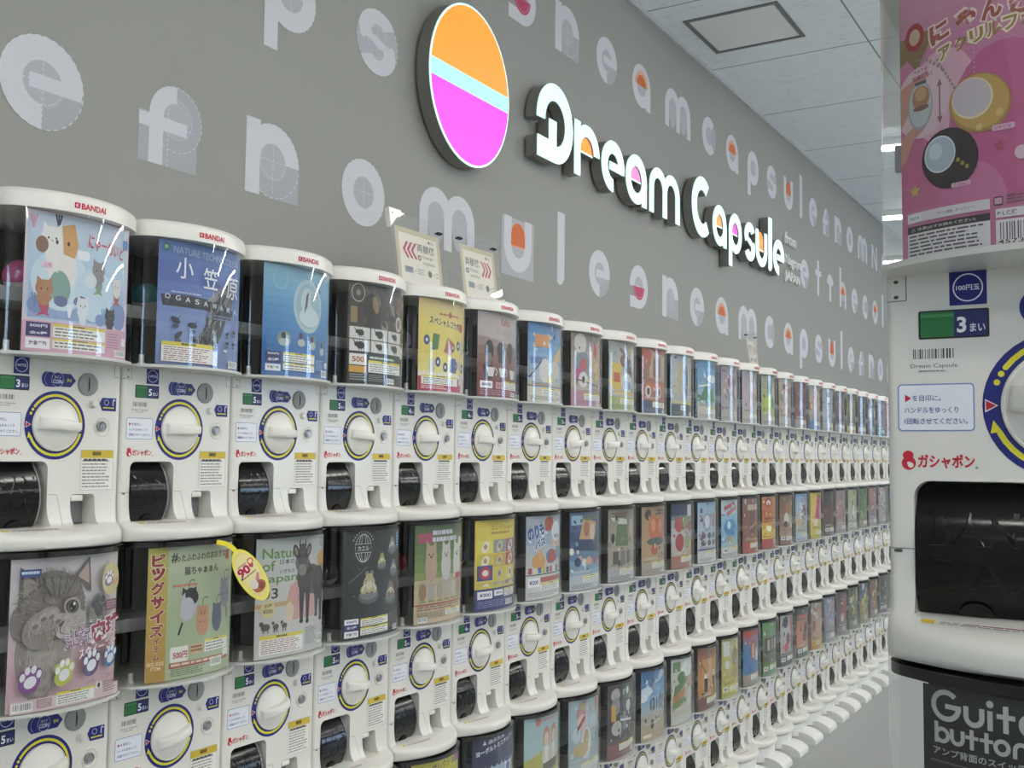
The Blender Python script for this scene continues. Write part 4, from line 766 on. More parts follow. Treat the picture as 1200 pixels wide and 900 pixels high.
def card_pinkcat():
    c = P0(); c.vgrad(0, 0, 1, 1, ['#c98aa4', '#c87f9e', '#cf6f9a', '#c8608c', '#c8638e', '#cc7fa0'], 12)
    c.T = (.676, .012, .82, -.037)
    for x, y, r, k in ((.25, .70, .20, '#d9a3b6'), (.9, .45, .25, '#c7447c'), (.6, .55, .32, '#c4588a'), (.40, .20, .2, '#cb6f98')): c.ell(x, y, r, r, k)
    c.poly([(-.02, 1), (.22, 1), (.12, .88), (.10, .83), (.03, .90), (-.02, .88)], '#8d6f42'); c.ell(.08, .99, .06, .06, '#b02a3e'); c.ell(.08, .99, .035, .035, '#c9a58a')
    for t, x, y, r in (('に', .19, .925, 12), ('ゃ', .34, .955, 6), ('ん', .48, .965, 4), ('き', .63, .965, 0), ('ー', .78, .96, 0)): c.text(t, x, y, .075, '#a8503e', .10, .05, r, outline='#e8cfc2', ow=.12)
    for t, x, y, r in (('ア', .235, .845, 12), ('ク', .325, .865, 9), ('リ', .415, .88, 7), ('ル', .505, .89, 5), ('フ', .595, .90, 4), ('ォ', .685, .905, 2), ('ト', .775, .905, 0), ('チ', .865, .905, 0)): c.text(t, x, y, .052, '#9a7a2c', .068, .03, r, outline='#e6d6b4', ow=.14)
    for d in range(9): c.ell(.09 + .022 * d, .885 - .011 * d * d * .14, .008, .007, '#8f8478'); c.ell(.22 + .012 * d, .855 - .017 * d, .007, .007, '#8f8478')
    for d in range(8): c.ell(.43, .90 - .02 * d, .004, .006, '#b9a4ac')
    c.ell(.12, .70, .17, .155, '#d8b5c0'); c.poly([(-.02, .60), (-.02, .78), (.05, .80), (.16, .83), (.15, .79), (.07, .76), (.03, .66)], '#c78a78'); c.poly([(-.02, .44), (-.02, .56), (.08, .61), (.13, .62), (.14, .585), (.06, .54), (.02, .47)], '#c78a78')
    c.ell(.11, .685, .078, .105, '#9a9ea4'); c.ell(.11, .69, .07, .095, '#b9bdc0'); c.ell(.115, .72, .055, .05, '#b07a52'); c.ell(.115, .735, .035, .03, '#c9986a'); c.ell(.115, .675, .05, .012, '#8a5a50'); c.rect(.08, .775, .15, .79, '#5c5f64'); c.line(.23, .60, .23, .76, .009, '#8d5a6c'); c.poly([(.214, .745), (.246, .745), (.23, .775)], '#8d5a6c'); c.poly([(.214, .615), (.246, .615), (.23, .585)], '#8d5a6c'); c.text('ペットの', .07, .825, .018, '#9a4a66', .09, .03, 3); c.text('写真にも！', .065, .795, .02, '#9a4a66', .12, .03, 3)
    c.ell(.455, .63, .172, .122, '#a9823c', -8); c.ell(.455, .635, .160, .112, '#c39a4a', -8); c.ell(.415, .655, .115, .085, '#e0cf9e', -5); c.ell(.412, .658, .108, .079, '#c3b4bc', -5); c.ell(.56, .575, .02, .016, '#cfae66'); c.ell(.45, .53, .018, .014, '#d3b56e'); c.rrect(.52, .50, .64, .525, .01, '#d9a6ba'); c.text('ツヤツヤ', .53, .505, .013, '#9a5a74', .09, .02)
    c.ell(.28, .43, .166, .126, '#2b2428', -8); c.ell(.28, .432, .158, .118, '#352b30', -8); c.ell(.225, .455, .092, .077, '#e0e6ea'); c.ell(.225, .455, .087, .072, '#a9b9c4'); c.ell(.20, .47, .04, .035, '#c3d0d8'); 
    for dx, dy in ((0, 0), (.025, -.018), (.05, -.034)): c.ell(.33 + dx, .415 + dy, .011, .009, '#a8973c')
    c.rrect(.29, .303, .40, .322, .008, '#d9a6ba'); c.text('くろねこ', .305, .306, .012, '#9a5a74', .08, .02)
    c.ell(.92, .68, .22, .16, '#8a8488', -8); c.ell(.92, .685, .21, .152, '#cfcad0', -8); c.ell(.93, .70, .15, .10, '#a3848e'); c.rect(.80, .83, .95, .85, '#4a464a')
    for k_ in range(10): c.ell(.82 + .02 * k_, .60 + .004 * k_, .016, .014, '#a83a58')
    def star(x, y, r, k): c.poly([(x + (r if i % 2 == 0 else r * .45) * math.cos(PI / 2 + i * PI / 5), y + (r if i % 2 == 0 else r * .45) * .85 * math.sin(PI / 2 + i * PI / 5)) for i in range(10)], k)
    star(.07, .325, .034, '#c9b24a'); star(.56, .44, .033, '#b8486c'); c.ell(.67, .40, .036, .028, '#d9b8c4'); c.ell(.75, .33, .05, .045, '#d9b8c4')
    c.rect(.02, .19, .50, .232, '#d6cdd2'); c.rect(.025, .195, .105, .227, '#e6e0e4'); c.text('商品番号', .035, .203, .013, '#6a5a62', .06, .01); c.text('アクリル樹脂　ボールチェーン', .20, .203, .014, '#7a6670', .22, .01)
    c.rect(.02, .025, .50, .175, '#d8d2d4'); c.rect(.02, .145, .50, .175, '#3b3438'); c.text('⚠ 注意(必ずお読みください)', .04, .152, .015, '#d8d0d4', .38, .01); c.lines(.03, .03, .49, .14, 7, '#5a5056', .45, 3)
    c.rrect(.52, .20, .57, .235, .006, '#4a3a44'); c.rrect(.525, .205, .565, .23, .004, '#c79ab0'); c.lines(.59, .20, .9, .24, 3, '#8a5a70', .5); c.rect(.53, .15, .95, .185, '#d8d0d4'); c.text('ＰＬ保険', .54, .158, .018, '#4a3f46', .10, .02); c.barcode(.53, .04, .85, .14, 4, '#d8d0d4'); c.text('457353', .54, .045, .016, '#4a3f46', .2, .01); return c
def card_guitar():
    c = P0(); c.rect(0, 0, 1, 1, '#242426'); T = '#b9b9b8'; c.T = (1, 0, .85, .172)
    def O(x, y, r, t, a0=0, a1=360): c.arc(x, y, r - t, r, a0, a1, T)
    def V(x, y0, y1, t): c.rect(x - t / 2, y0, x + t / 2, y1, T)
    t = .019; O(.091, .908, .058, t, 45, 352); c.rect(.088, .897, .149, .915, T)
    O(.196, .888, .0385, t, 180, 360); V(.167, .886, .922, t); V(.225, .886, .922, t); V(.254, .85, .920, t); c.ell(.254, .944, .013, .013, T)
    V(.309, .85, .945, t); c.rect(.277, .898, .341, .915, T); O(.395, .888, .0425, t); V(.47, .85, .93, t); O(.53, .888, .0425, t); V(.5725, .85, .93, t); V(.62, .85, .93, t); O(.655, .885, .04, t, 60, 180)
    t = .015; V(.0525, .768, .845, t); O(.075, .798, .030, t); O(.133, .798, .028, t, 180, 360); V(.1125, .797, .828, t); V(.1535, .797, .828, t)
    for x in (.187, .240): V(x, .768, .840, t); c.rect(x - .024, .805, x + .024, .818, T)
    O(.294, .798, .030, t); O(.360, .798, .029, t, 0, 180); V(.3385, .768, .799, t); V(.3815, .768, .799, t)
    c.text('アンプ背面のスイッチを押すと', .040, .725, .028, T, .47, .016); c.rect(.03, .700, .97, .7025, '#8a8a88'); c.rect(.03, .694, .97, .6955, '#6a6a68')
    c.text('A.コード', .085, .640, .024, T, .11, .016); c.rect(.05, .50, .32, .62, '#3a3a3c'); c.rect(.40, .50, .70, .62, '#3a3a3c'); c.ell(.18, .56, .08, .045, '#8a5a3a'); c.ell(.55, .56, .08, .045, '#a88a4a'); c.T = None; std_foot(c, '#2d2d30'); return c
# plainer cards further along the wall: a wash, a title bar, several shapes, footer
def gen(wash, items=(), foot=None, seed=1, title=None, blobs=(), nb=10, price=True, bars=()):
    R = random.Random(seed); c = P0(); c.vgrad(0, 0, 1, 1, wash, 8)
    for x0, y0, x1, y1, k in bars: c.rect(x0, y0, x1, y1, k)
    for i in range(nb if blobs else 0):
        x, y = R.uniform(.08, .92), R.uniform(.30, .92); k = R.choice(blobs); a, b_ = R.uniform(.04, .12), R.uniform(.04, .12)
        if R.random() < .5: c.ell(x, y, a, b_, k, R.uniform(0, 90)); c.ell(x + .01, y + .01, a * .5, b_ * .5, R.choice(blobs))
        else: c.poly([(x - a, y - b_), (x + a, y - b_ * R.uniform(.4, 1)), (x + a * .8, y + b_), (x - a * R.uniform(.5, 1), y + b_)], k)
    pal = list(blobs) + [it[-1] for it in items] + list(wash)
    for i in range(26):
        x, y = R.uniform(.03, .97), R.uniform(.22, .97); k = R.choice(pal); a, b_ = R.uniform(.012, .05), R.uniform(.012, .06)
        if i % 3: c.ell(x, y, a, b_, k, R.uniform(0, 90), 10)
        else: c.rect(x - a, y - b_ * .5, x + a, y + b_ * .5, k)
    for it in items:
        if it[0] == 'r': c.rect(*it[1:])
        elif it[0] == 'e': c.ell(*it[1:])
        elif it[0] == 'p': c.poly(it[1], it[2])
        elif it[0] == 'l': c.line(*it[1:])
    for i in range(10):
        x, y = R.uniform(.05, .9), R.uniform(.25, .95); k = R.choice(pal + ['#d8d6d0', '#3a3836']); a, b_ = R.uniform(.01, .035), R.uniform(.01, .04); c.ell(x, y, a, b_, k, R.uniform(0, 90), 10)
    c.lines(.08, .215, .6, .25, 2, R.choice(('#5a5652', '#c9c6c0')), .5, seed + 2)
    if title: c.lines(title[0], title[1], title[2], title[3], 2, title[4], .7, seed)
    if foot:
        c.rect(0, 0, 1, .19, foot)
        if price: px = R.choice((.04, .06, .30, .62)) if R.random() < .6 else -1; py = R.uniform(.08, .10); (c.rect(px, py, px + .20, py + .08, '#d6d4d0'), c.text(R.choice(('300', '400', '500')), px + .10, py + .02, .04, R.choice(('#3a4a86', '#a8403a', '#44484c')), .13, .03, al='c')) if px > 0 else None
        (c.warn(.32, .09, .95, .18, 3, seed=seed), 0) if not price or px < .2 else None; c.lines(.05, .02, .7, .075, 3, '#7d7a78', .45, seed); c.barcode(.76, .015, .94, .075, seed)
    return c
CARD = {}     # (row, column) -> (canvas maker, few words for the label)
def reg(r, k, f, d): CARD[(r, k)] = (f, d)
reg(0, 0, card_mermaid, 'mermaid cat poster'); reg(0, 1, card_ogasawara, 'blue rocky cliff poster'); reg(0, 2, card_sea, 'sea-blue poster'); reg(0, 3, card_beetles, 'dark beetle poster'); reg(0, 4, card_collab, 'yellow poster'); reg(0, 5, card_mini, 'brown coffee set poster')
reg(1, 0, card_kitten, 'grey kitten poster'); reg(1, 1, card_big, 'green plush pouch poster'); reg(1, 2, card_nature, 'grey antelope poster'); reg(1, 3, card_frog, 'black frog poster'); reg(1, 4, card_dogs, 'green lawn figures poster'); reg(1, 5, card_yellowgrid, 'yellow grid poster'); reg(1, 6, card_toy, 'blue and white toy poster')
reg(2, 4, card_yellowtitle, 'yellow title poster'); reg(2, 5, card_yogurt, 'navy yogurt poster'); reg(2, 6, card_people, 'two-figures meadow poster')
def g(r, k, d, *a, **kw): reg(r, k, (lambda a=a, kw=kw: gen(*a, seed=r * 31 + k, **kw)), d)
g(0, 6, 'blue sky poster', ['#4f86c2', '#6f9fd0', '#a8b6bd', '#bdb9b0'], [('r', .14, .70, .50, .86, '#d98c4e'), ('p', [(.62, .55), (.98, .80), (.98, .52)], '#d3b27c'), ('r', .05, .48, .45, .57, '#5f7fae'), ('e', .40, .40, .16, .16, '#d3d0c8'), ('e', .70, .42, .2, .12, '#c9c4ba'), ('l', .02, .30, .30, .52, .02, '#3f4248'), ('e', .55, .30, .10, .06, '#d3c450'), ('r', 0, .19, 1, .205, '#4a6ea8'), ('r', 0, .205, 1, .22, '#d69a4a')], '#c9c5b8', price=False)
g(0, 7, 'beige poster with round medals', ['#8a8078', '#a8988c', '#b8a594', '#a87f78'], [('e', .22, .85, .16, .14, '#c9c4c0'), ('p', [(.4, .75), (.9, .95), (.95, .40), (.6, .35)], '#b79c78'), ('e', .70, .78, .08, .10, '#b8564a'), ('e', .28, .55, .21, .19, '#7f8694'), ('e', .30, .56, .10, .09, '#b5544a'), ('e', .78, .50, .12, .13, '#cfb08a'), ('e', .80, .48, .06, .06, '#d0a83a'), ('e', .20, .43, .12, .1, '#b5527c'), ('e', .30, .36, .13, .11, '#d9d2cc'), ('e', .30, .36, .04, .05, '#3a3636'), ('l', .1, .36, .9, .28, .02, '#7a5a4a')], '#b97f92')
g(0, 8, 'camping gear poster', ['#9a9a94', '#a8a59a', '#aeb0aa', '#b4b49a'], [('l', .3, .9, .85, .6, .05, '#6d4f40'), ('e', .42, .72, .12, .09, '#7a4f40'), ('e', .62, .60, .17, .16, '#4f5256'), ('e', .83, .78, .09, .20, '#d0cdc6'), ('r', .08, .30, .34, .68, '#d3b23c'), ('r', .12, .40, .30, .54, '#c25a3a'), ('e', .55, .40, .22, .15, '#c3c8cc'), ('e', .5, .38, .06, .06, '#5a7fb0'), ('e', .66, .36, .06, .06, '#6a8fb8'), ('r', .1, .22, .8, .28, '#cfa94a')], '#a3b06a')
g(0, 9, 'orange-red portrait poster', ['#b8553c', '#a8604a', '#a86a50', '#b5502e'], [('p', [(.2, .55), (.75, .50), (.85, .92), (.3, .96)], '#b39a80'), ('r', .34, .55, .48, .88, '#7d5a48'), ('r', .55, .55, .68, .88, '#8f7a66'), ('r', .80, .50, .95, .92, '#c0a08c'), ('r', .1, .40, .95, .46, '#c96a34'), ('e', .18, .33, .09, .09, '#d6cfc4'), ('e', .18, .33, .05, .06, '#4a4440'), ('e', .60, .33, .09, .09, '#d6cfc4'), ('e', .60, .33, .05, .06, '#4a4440')], '#4a4c66')
g(0, 10, 'pale surfboard poster', ['#a8adb0', '#b4b4b0', '#b0b0aa', '#9fa3a3'], [('e', .55, .58, .10, .30, '#3f6d9c'), ('e', .25, .62, .05, .28, '#c9b06a'), ('e', .82, .60, .06, .26, '#c58a5a'), ('e', .70, .60, .04, .24, '#d3cfc4'), ('e', .40, .60, .04, .26, '#c9cacb'), ('r', .02, .20, .98, .235, '#c9b04a')], '#4a545c')
g(0, 11, 'blue resort poster', ['#4f8cbf', '#6a9fc8', '#9cb4be', '#a8aca0'], [('p', [(.05, .30), (.3, .62), (.5, .32)], '#3f7f4a'), ('p', [(.35, .30), (.6, .55), (.85, .30)], '#4c8c52'), ('e', .62, .70, .28, .07, '#dfe3e2'), ('l', .3, .3, .35, .8, .03, '#52606a'), ('l', .05, .55, .5, .6, .03, '#d9d9d2'), ('r', .02, .205, .98, .25, '#b9b48c')], '#b9b6a6')
g(0, 12, 'mauve poster', ['#9a8c90', '#a8969a', '#a59a98', '#a8a09c'], [('e', .6, .6, .22, .2, '#7d6a70'), ('e', .4, .72, .15, .12, '#8f4a52'), ('e', .72, .55, .1, .12, '#c3b4b4'), ('l', .3, .4, .8, .85, .04, '#6a5a5e')], '#b0a49c')
g(0, 13, 'pale pink poster', ['#a89a9c', '#b4a0a2', '#baa8a6', '#aba4a0'], [('p', [(.3, .45), (.55, .9), (.8, .5)], '#b58a8c'), ('l', .45, .35, .65, .85, .03, '#8f7276'), ('e', .6, .7, .2, .14, '#c3a9aa')], '#b3a89a')
g(0, 14, 'green-yellow poster', ['#8f9490', '#a3a878', '#a9b04c', '#a8a898'], [('e', .4, .75, .15, .15, '#4d6a48'), ('e', .35, .45, .22, .14, '#b4c43c'), ('e', .7, .6, .15, .2, '#b5b3a4'), ('e', .6, .45, .1, .1, '#5f6a50')], '#a8a69a')
g(0, 15, 'beige grid poster', ['#b39c90', '#a88f84', '#b09a84', '#a89a8c'], blobs=('#b05a4c', '#c9a86a', '#5a4c48', '#d0c3b0', '#7a8a5c'), nb=16, foot='#b3aca0')
g(0, 16, 'dark red figures poster', ['#7a4a4e', '#6a4a50', '#8a5a5c', '#7a6464'], blobs=('#a83a44', '#3f3238', '#b58f84', '#5c4a68'), nb=14, foot='#9a8a84')
g(0, 17, 'beige poster with blue foot', ['#a89a90', '#b09c88', '#a89886', '#7a8a9c'], blobs=('#b56a4a', '#8f7a5a', '#c9bba4'), nb=10, foot='#5a7aa8')
g(0, 18, 'white poster with black dots', ['#a0a8ac', '#a3a8aa', '#b0b2b2', '#9aa0a4'], [('e', .35, y, .09, .06, '#2f3236') for y in (.85, .62, .48, .34)] + [('p', [(.6, .2), (.9, .55), (.98, .2)], '#4c5054')], '#a6a8a6')
g(0, 19, 'dark brown poster', ['#5c4a40', '#6a5040', '#4f3c34', '#7a6a5c'], blobs=('#8a5a3a', '#3a2c26', '#a88a6a'), nb=10, foot='#8f8a84')
g(0, 20, 'dark poster with yellow foot', ['#6a6458', '#8a7a4c', '#6f6452', '#4f4c46'], blobs=('#b59a3c', '#a88a7a', '#3a3a3a'), nb=10, foot='#c9b03c')
g(0, 21, 'slate blue poster', ['#4f5860', '#5a646a', '#4a5258', '#6a6e70'], blobs=('#3a4248', '#7f8a90', '#5f5a52'), nb=8, foot='#8f9294')
g(0, 22, 'black and white poster', ['#4a4a4c', '#7a7a7c', '#5a5a5c', '#9a9a9a'], blobs=('#d0d0ce', '#2c2c2e', '#a8a8a8'), nb=14, foot='#5c5c5e')
g(0, 23, 'lilac poster with teal foot', ['#8a8494', '#9a8a9a', '#8c7a90', '#7a8a90'], blobs=('#6a4a7a', '#b5a4b4', '#5c5a6a'), nb=9, foot='#4a9a9c')
g(0, 24, 'coral red poster', ['#b5604c', '#c0705a', '#a86a5c', '#b08a7c'], blobs=('#c94a3a', '#d9c4b0', '#8a4a40'), nb=9, foot='#b59a8a')
g(0, 25, 'teal poster', ['#5a8a90', '#6a9a9c', '#7aa0a0', '#9aa8a4'], blobs=('#3a6a70', '#c9d0cc'), nb=8, foot='#a0a8a6')
g(1, 7, 'navy wooden-toy poster', ['#4f6a94', '#34466f', '#6f93b4', '#9fb8c9'], [('r', .03, .84, .30, .96, '#8fb6cf'), ('p', [(.20, .62), (.70, .60), (.78, .86), (.32, .92)], '#c99a64'), ('e', .42, .78, .09, .10, '#a87444'), ('e', .62, .74, .09, .11, '#d9c0a0'), ('p', [(.10, .52), (.95, .46), (.95, .62), (.1, .66)], '#2f3d64'), ('e', .18, .36, .08, .06, '#2f3f6c'), ('e', .5, .37, .10, .05, '#d3a07a'), ('e', .75, .36, .09, .05, '#b5544a'), ('e', .35, .35, .06, .05, '#d9d6d0')], '#b4bcc4', price=False, title=(.35, .88, .95, .97, '#6a7a4a'))
g(1, 8, 'beige poster with green bag', ['#8d8072', '#a0917e', '#a89a84', '#b0a793'], [('p', [(.18, .50), (.62, .48), (.58, .88), (.24, .90)], '#5a6f4c'), ('p', [(.24, .80), (.58, .78), (.56, .86), (.26, .88)], '#c9cbbf'), ('e', .78, .74, .09, .12, '#b3ab98'), ('e', .12, .60, .05, .07, '#2f2c2a'), ('r', .12, .24, .28, .42, '#54524e'), ('r', .34, .24, .50, .42, '#77746c'), ('r', .56, .24, .72, .42, '#5f6460'), ('r', .78, .24, .92, .42, '#8a877f')], '#a8a8ac', price=False, title=(.08, .88, .6, .95, '#6a4a3c'))
g(1, 9, 'tan poster with orange shoes', ['#a58560', '#b08d66', '#b5936c', '#b09a7c'], [('e', .18, .88, .10, .08, '#3a302c'), ('e', .36, .68, .17, .19, '#c8653c'), ('e', .66, .67, .17, .20, '#c8653c'), ('e', .36, .72, .08, .10, '#d98a60'), ('e', .66, .71, .08, .10, '#d98a60'), ('e', .5, .48, .36, .06, '#4a5a58'), ('e', .40, .36, .13, .08, '#b5502e'), ('r', .05, .10, .24, .20, '#b5403a')], '#a89c88', title=(.5, .86, .9, .95, '#4a3c34'))
g(1, 10, 'navy-topped capsule poster', ['#2c3a5e', '#b0b3b8', '#b5aca8', '#b09c8c'], [('r', 0, .82, 1, 1, '#26345a'), ('r', .62, .80, .90, .98, '#d0cfcf'), ('e', .25, .68, .16, .12, '#b0483c'), ('e', .55, .70, .15, .11, '#7f9a5c'), ('e', .80, .64, .13, .10, '#a83a48'), ('e', .28, .40, .16, .14, '#a83c38'), ('e', .62, .42, .15, .13, '#8aa06a'), ('p', [(.7, .1), (.98, .1), (.98, .4), (.8, .4)], '#cf9a4c')], '#a86a58', price=False)
g(1, 11, 'pale blue dishes poster', ['#8fb0d0', '#a3b6c8', '#b5bcc4', '#bfc1c4'], [('e', .35, .66, .18, .16, '#8d97a4'), ('e', .35, .67, .12, .11, '#c9ced4'), ('e', .75, .70, .14, .14, '#a08478')] + [('e', .2 + .25 * i, .44 - .12 * j, .09, .05, '#4c4f60' if (i + j) % 2 else '#6a5458') for i in range(4) for j in range(2)] + [('r', .02, .20, .98, .225, '#3a4a86')], '#c3c4c6', price=False)
g(1, 12, 'red-titled sky poster', ['#b5c4cc', '#7fb4d4', '#6aa8d0', '#a0b8bc'], [('l', .1, .85, .6, .95, .07, '#b5433c'), ('l', .2, .75, .75, .88, .07, '#c96a54'), ('e', .4, .52, .32, .14, '#3f86c2'), ('e', .3, .56, .08, .07, '#d6dfe6'), ('e', .35, .30, .10, .08, '#b8a46a'), ('e', .6, .25, .1, .1, '#8fae9a')], '#b4bcbc')
g(1, 13, 'brown-red poster', ['#8c5a4c', '#7c4a3e', '#8a5a48', '#8f6a58'], [('r', .3, .35, .6, .75, '#6a3a30'), ('r', .2, .78, .9, .88, '#c9b5a4'), ('l', .3, .45, .8, .55, .05, '#b58a6a'), ('r', .1, .22, .95, .26, '#cf9a3c')], '#b54a40')
g(1, 14, 'yellow poster with orange top', ['#c27a2c', '#b0582a', '#d9b838', '#dcc23c'], [('e', .3, .88, .2, .09, '#b5342c'), ('e', .3, .88, .12, .05, '#e6d9c4'), ('r', .1, .56, .9, .60, '#8a3a24'), ('e', .35, .38, .12, .06, '#f0e6c9'), ('e', .65, .42, .12, .06, '#a87a3a')], '#b5443c')
g(1, 15, 'brown poster with white cups', ['#7a523c', '#8a5f44', '#9a7860', '#b0a08c'], [('e', .35, .52, .16, .12, '#d0c9be'), ('e', .65, .50, .15, .10, '#b5a694'), ('e', .3, .42, .12, .06, '#5a4438'), ('e', .75, .38, .12, .06, '#d6d0c6'), ('e', .5, .74, .25, .10, '#a8683c')], '#8a5a3a')
g(1, 16, 'light blue figures poster', ['#8ab0d6', '#a3b4c4', '#b4a890', '#9fb0c0'], blobs=('#c98a4a', '#d9d9d4', '#4f7ab0', '#5a4a44', '#c9b06a'), nb=14, foot='#a8b4c0')
g(1, 17, 'yellow and magenta poster', ['#d0b83a', '#d6c040', '#c9b048', '#c9b43c'], [('p', [(.25, .45), (.6, .40), (.7, .92), (.4, .95)], '#c23a78'), ('p', [(.62, .40), (.95, .45), (.9, .88), (.7, .85)], '#cbb8a4'), ('e', .3, .35, .15, .08, '#d9d0c0')], '#c9b444')
g(1, 18, 'dark brown figures poster', ['#3c302c', '#4a3a36', '#5a4a44', '#6a6460'], blobs=('#7a3a34', '#8a7a6c', '#2a2422'), nb=10, foot='#5f5a56')
g(1, 19, 'dusty rose poster', ['#9a8a88', '#a88a86', '#9a7c78', '#a39a98'], blobs=('#b05a5c', '#c9bbb4', '#7a6a68'), nb=9, foot='#9a9492')
g(1, 20, 'pale lime poster', ['#a8ae7c', '#b0b48c', '#b4b8a4', '#a8aaa0'], blobs=('#5a7a8a', '#d6d8cc', '#8a9a4a'), nb=9, foot='#b0b2a8')
g(1, 21, 'green poster', ['#4c6f48', '#567a4c', '#4a6a48', '#7a8a6a'], blobs=('#c9703a', '#3a5a3c', '#8aa06a'), nb=7, foot='#8f8a78')
g(1, 22, 'orange and purple poster', ['#9a7a6c', '#a8806a', '#8a7484', '#a090a0'], blobs=('#c97a3a', '#7a5a94', '#c9b8b0'), nb=10, foot='#a89aa0')
g(1, 23, 'white and red poster', ['#a09a98', '#aaa4a0', '#a8988f', '#a4a09c'], blobs=('#b04a44', '#d6d0cc', '#5c5654'), nb=10, foot='#aaa6a2')
g(1, 24, 'dark blue poster', ['#4a5a70', '#556a80', '#4c6a5a', '#7a8a84'], blobs=('#2f3f58', '#a8b4bc'), nb=8, foot='#8a9494')
g(1, 25, 'grey poster', ['#8a8a8a', '#949494', '#8c8c8c', '#9a9a9a'], blobs=('#5a5a5c', '#c0c0c0'), nb=8, foot='#a0a0a0')
for k in range(4): g(2, k, ('orange', 'teal', 'rose', 'cream')[k] + ' poster', [('#c98a4a', '#d9a05a', '#c9a47a'), ('#5a9a9a', '#7ab0ac', '#a8bcb4'), ('#c08a92', '#cfa0a4', '#c9b0ac'), ('#c9c0a4', '#d3c9b0', '#c4b89c')][k], blobs=('#7a5a4a', '#d9d3c6', '#4a5a78'), nb=9, foot='#b5b0a6')
g(2, 7, 'pale blue fairy poster', ['#9db3bd', '#a3bac0', '#93aab2', '#a8b8be'], [('e', .30, .80, .12, .10, '#c3868c'), ('e', .34, .90, .10, .06, '#b5a07c'), ('e', .33, .70, .14, .10, '#d3b4b0'), ('e', .85, .88, .09, .10, '#c98a6a'), ('e', .45, .42, .16, .20, '#c9ccc4'), ('e', .45, .48, .08, .12, '#b59a64'), ('e', .30, .36, .22, .09, '#bfa97c'), ('e', .85, .46, .07, .10, '#7f8fa8'), ('e', .18, .55, .10, .10, '#b9c8cf'), ('e', .70, .66, .14, .09, '#b5c6cc'), ('l', .2, .62, .4, .76, .05, '#a84a54')], '#b0b8bc', price=False)
g(2, 8, 'dark poster with figures', ['#3c3436', '#4a4246', '#443c40', '#7a6a64'], [('e', .22, .86, .13, .08, '#b0a8a4'), ('e', .22, .70, .12, .12, '#8f8a90'), ('r', .10, .50, .22, .72, '#cfa040'), ('e', .62, .86, .12, .10, '#3f6a54'), ('e', .62, .87, .05, .05, '#d9d9d4'), ('e', .66, .66, .10, .08, '#c9c6c4'), ('e', .25, .40, .15, .10, '#b8b4b2'), ('r', .44, .35, .56, .60, '#77747c'), ('l', .70, .30, .92, .80, .03, '#a8a4a6'), ('e', .85, .55, .08, .18, '#5c5658'), ('l', .35, .5, .8, .45, .03, '#d3d0ce')], '#8a5a58', price=False)
g(2, 9, 'blue sky bottles poster', ['#3f74b0', '#5f90c0', '#8fb0cc', '#b5a68c', '#b09a7c'], [('e', .15, .70, .18, .07, '#c9d6de'), ('e', .05, .62, .14, .06, '#d3dde2'), ('p', [(.4, .8), (.7, .96), (.95, .9), (.7, .82)], '#a8c3d6')] + [('e', .28 + .115 * i, .50, .035, .09, '#55606c') for i in range(6)] + [('e', .33, .22, .06, .07, '#4a3a34'), ('r', .05, .04, .30, .09, '#d9d6d0')])
g(2, 10, 'white vegetable poster', ['#c4c6c0', '#bcbcb0', '#b4a890', '#c0beb4'], [('e', .65, .82, .32, .13, '#d9dad2'), ('p', [(.05, .40), (.6, .62), (.65, .70), (.1, .58)], '#5f7f4a'), ('p', [(.08, .30), (.5, .45), (.5, .55), (.05, .42)], '#b5764c'), ('p', [(.05, .22), (.45, .32), (.5, .42), (.05, .32)], '#6a8a4c'), ('e', .35, .70, .16, .09, '#4a7040'), ('e', .75, .58, .14, .11, '#d09a84'), ('p', [(.6, .2), (.9, .25), (.85, .5), (.65, .48)], '#c9cac8'), ('r', .05, .80, .30, .95, '#6a8a54')])
g(2, 11, 'amber brown poster', ['#8a4f3c', '#b5763a', '#c08438', '#8a5a3c'], [('p', [(.1, .35), (.9, .30), (.85, .80), (.15, .82)], '#c08a4a'), ('e', .3, .52, .09, .07, '#e0d6c4'), ('e', .7, .54, .09, .07, '#d9d0c0'), ('r', .22, .28, .36, .50, '#3a2a24'), ('r', .62, .28, .76, .50, '#46322a'), ('l', .1, .75, .5, .4, .02, '#6a4a30')], '#7a4a40')
g(2, 12, 'yellow and white poster', ['#b5ad5c', '#bcb458', '#b8ac54', '#c4b43c'], [('r', .06, .70, .32, .95, '#cfd3d6'), ('e', .2, .55, .10, .07, '#cfc9c2'), ('e', .6, .65, .20, .18, '#8a8050'), ('e', .75, .85, .12, .08, '#d0c8a0'), ('e', .6, .40, .2, .12, '#a88a4a')], '#c4b848')
g(2, 13, 'blue poster with red top', ['#b54a40', '#4a86b8', '#3f78b0', '#5a8ab0'], [('r', .1, .86, .9, .95, '#c23a34'), ('e', .45, .62, .16, .20, '#8f3a34'), ('e', .45, .60, .09, .14, '#c98a5a'), ('e', .72, .50, .12, .14, '#d0d4d6'), ('p', [(.2, .22), (.8, .2), (.75, .40), (.3, .42)], '#3a6aa4')], '#9a8a70')
g(2, 14, 'green shelf poster', ['#5f9a48', '#6a7a5c', '#5f5a4c', '#4f8a40'], [('r', .1, .42, .9, .70, '#4a4540'), ('r', .2, .46, .32, .66, '#b0a89c'), ('r', .42, .46, .54, .66, '#8a847a'), ('r', .64, .46, .76, .66, '#c9c2b4')], '#5a8a48')
g(2, 15, 'white, red and navy poster', ['#a8a4a4', '#b4b0ae', '#b0a8a6', '#5a5654'], [('e', .25, .85, .14, .11, '#4a3438'), ('e', .65, .78, .12, .18, '#b54a3c'), ('e', .4, .52, .12, .12, '#6a3434'), ('e', .7, .45, .12, .16, '#7a5a54'), ('e', .3, .35, .12, .09, '#c94a40')], '#4c4a4a')
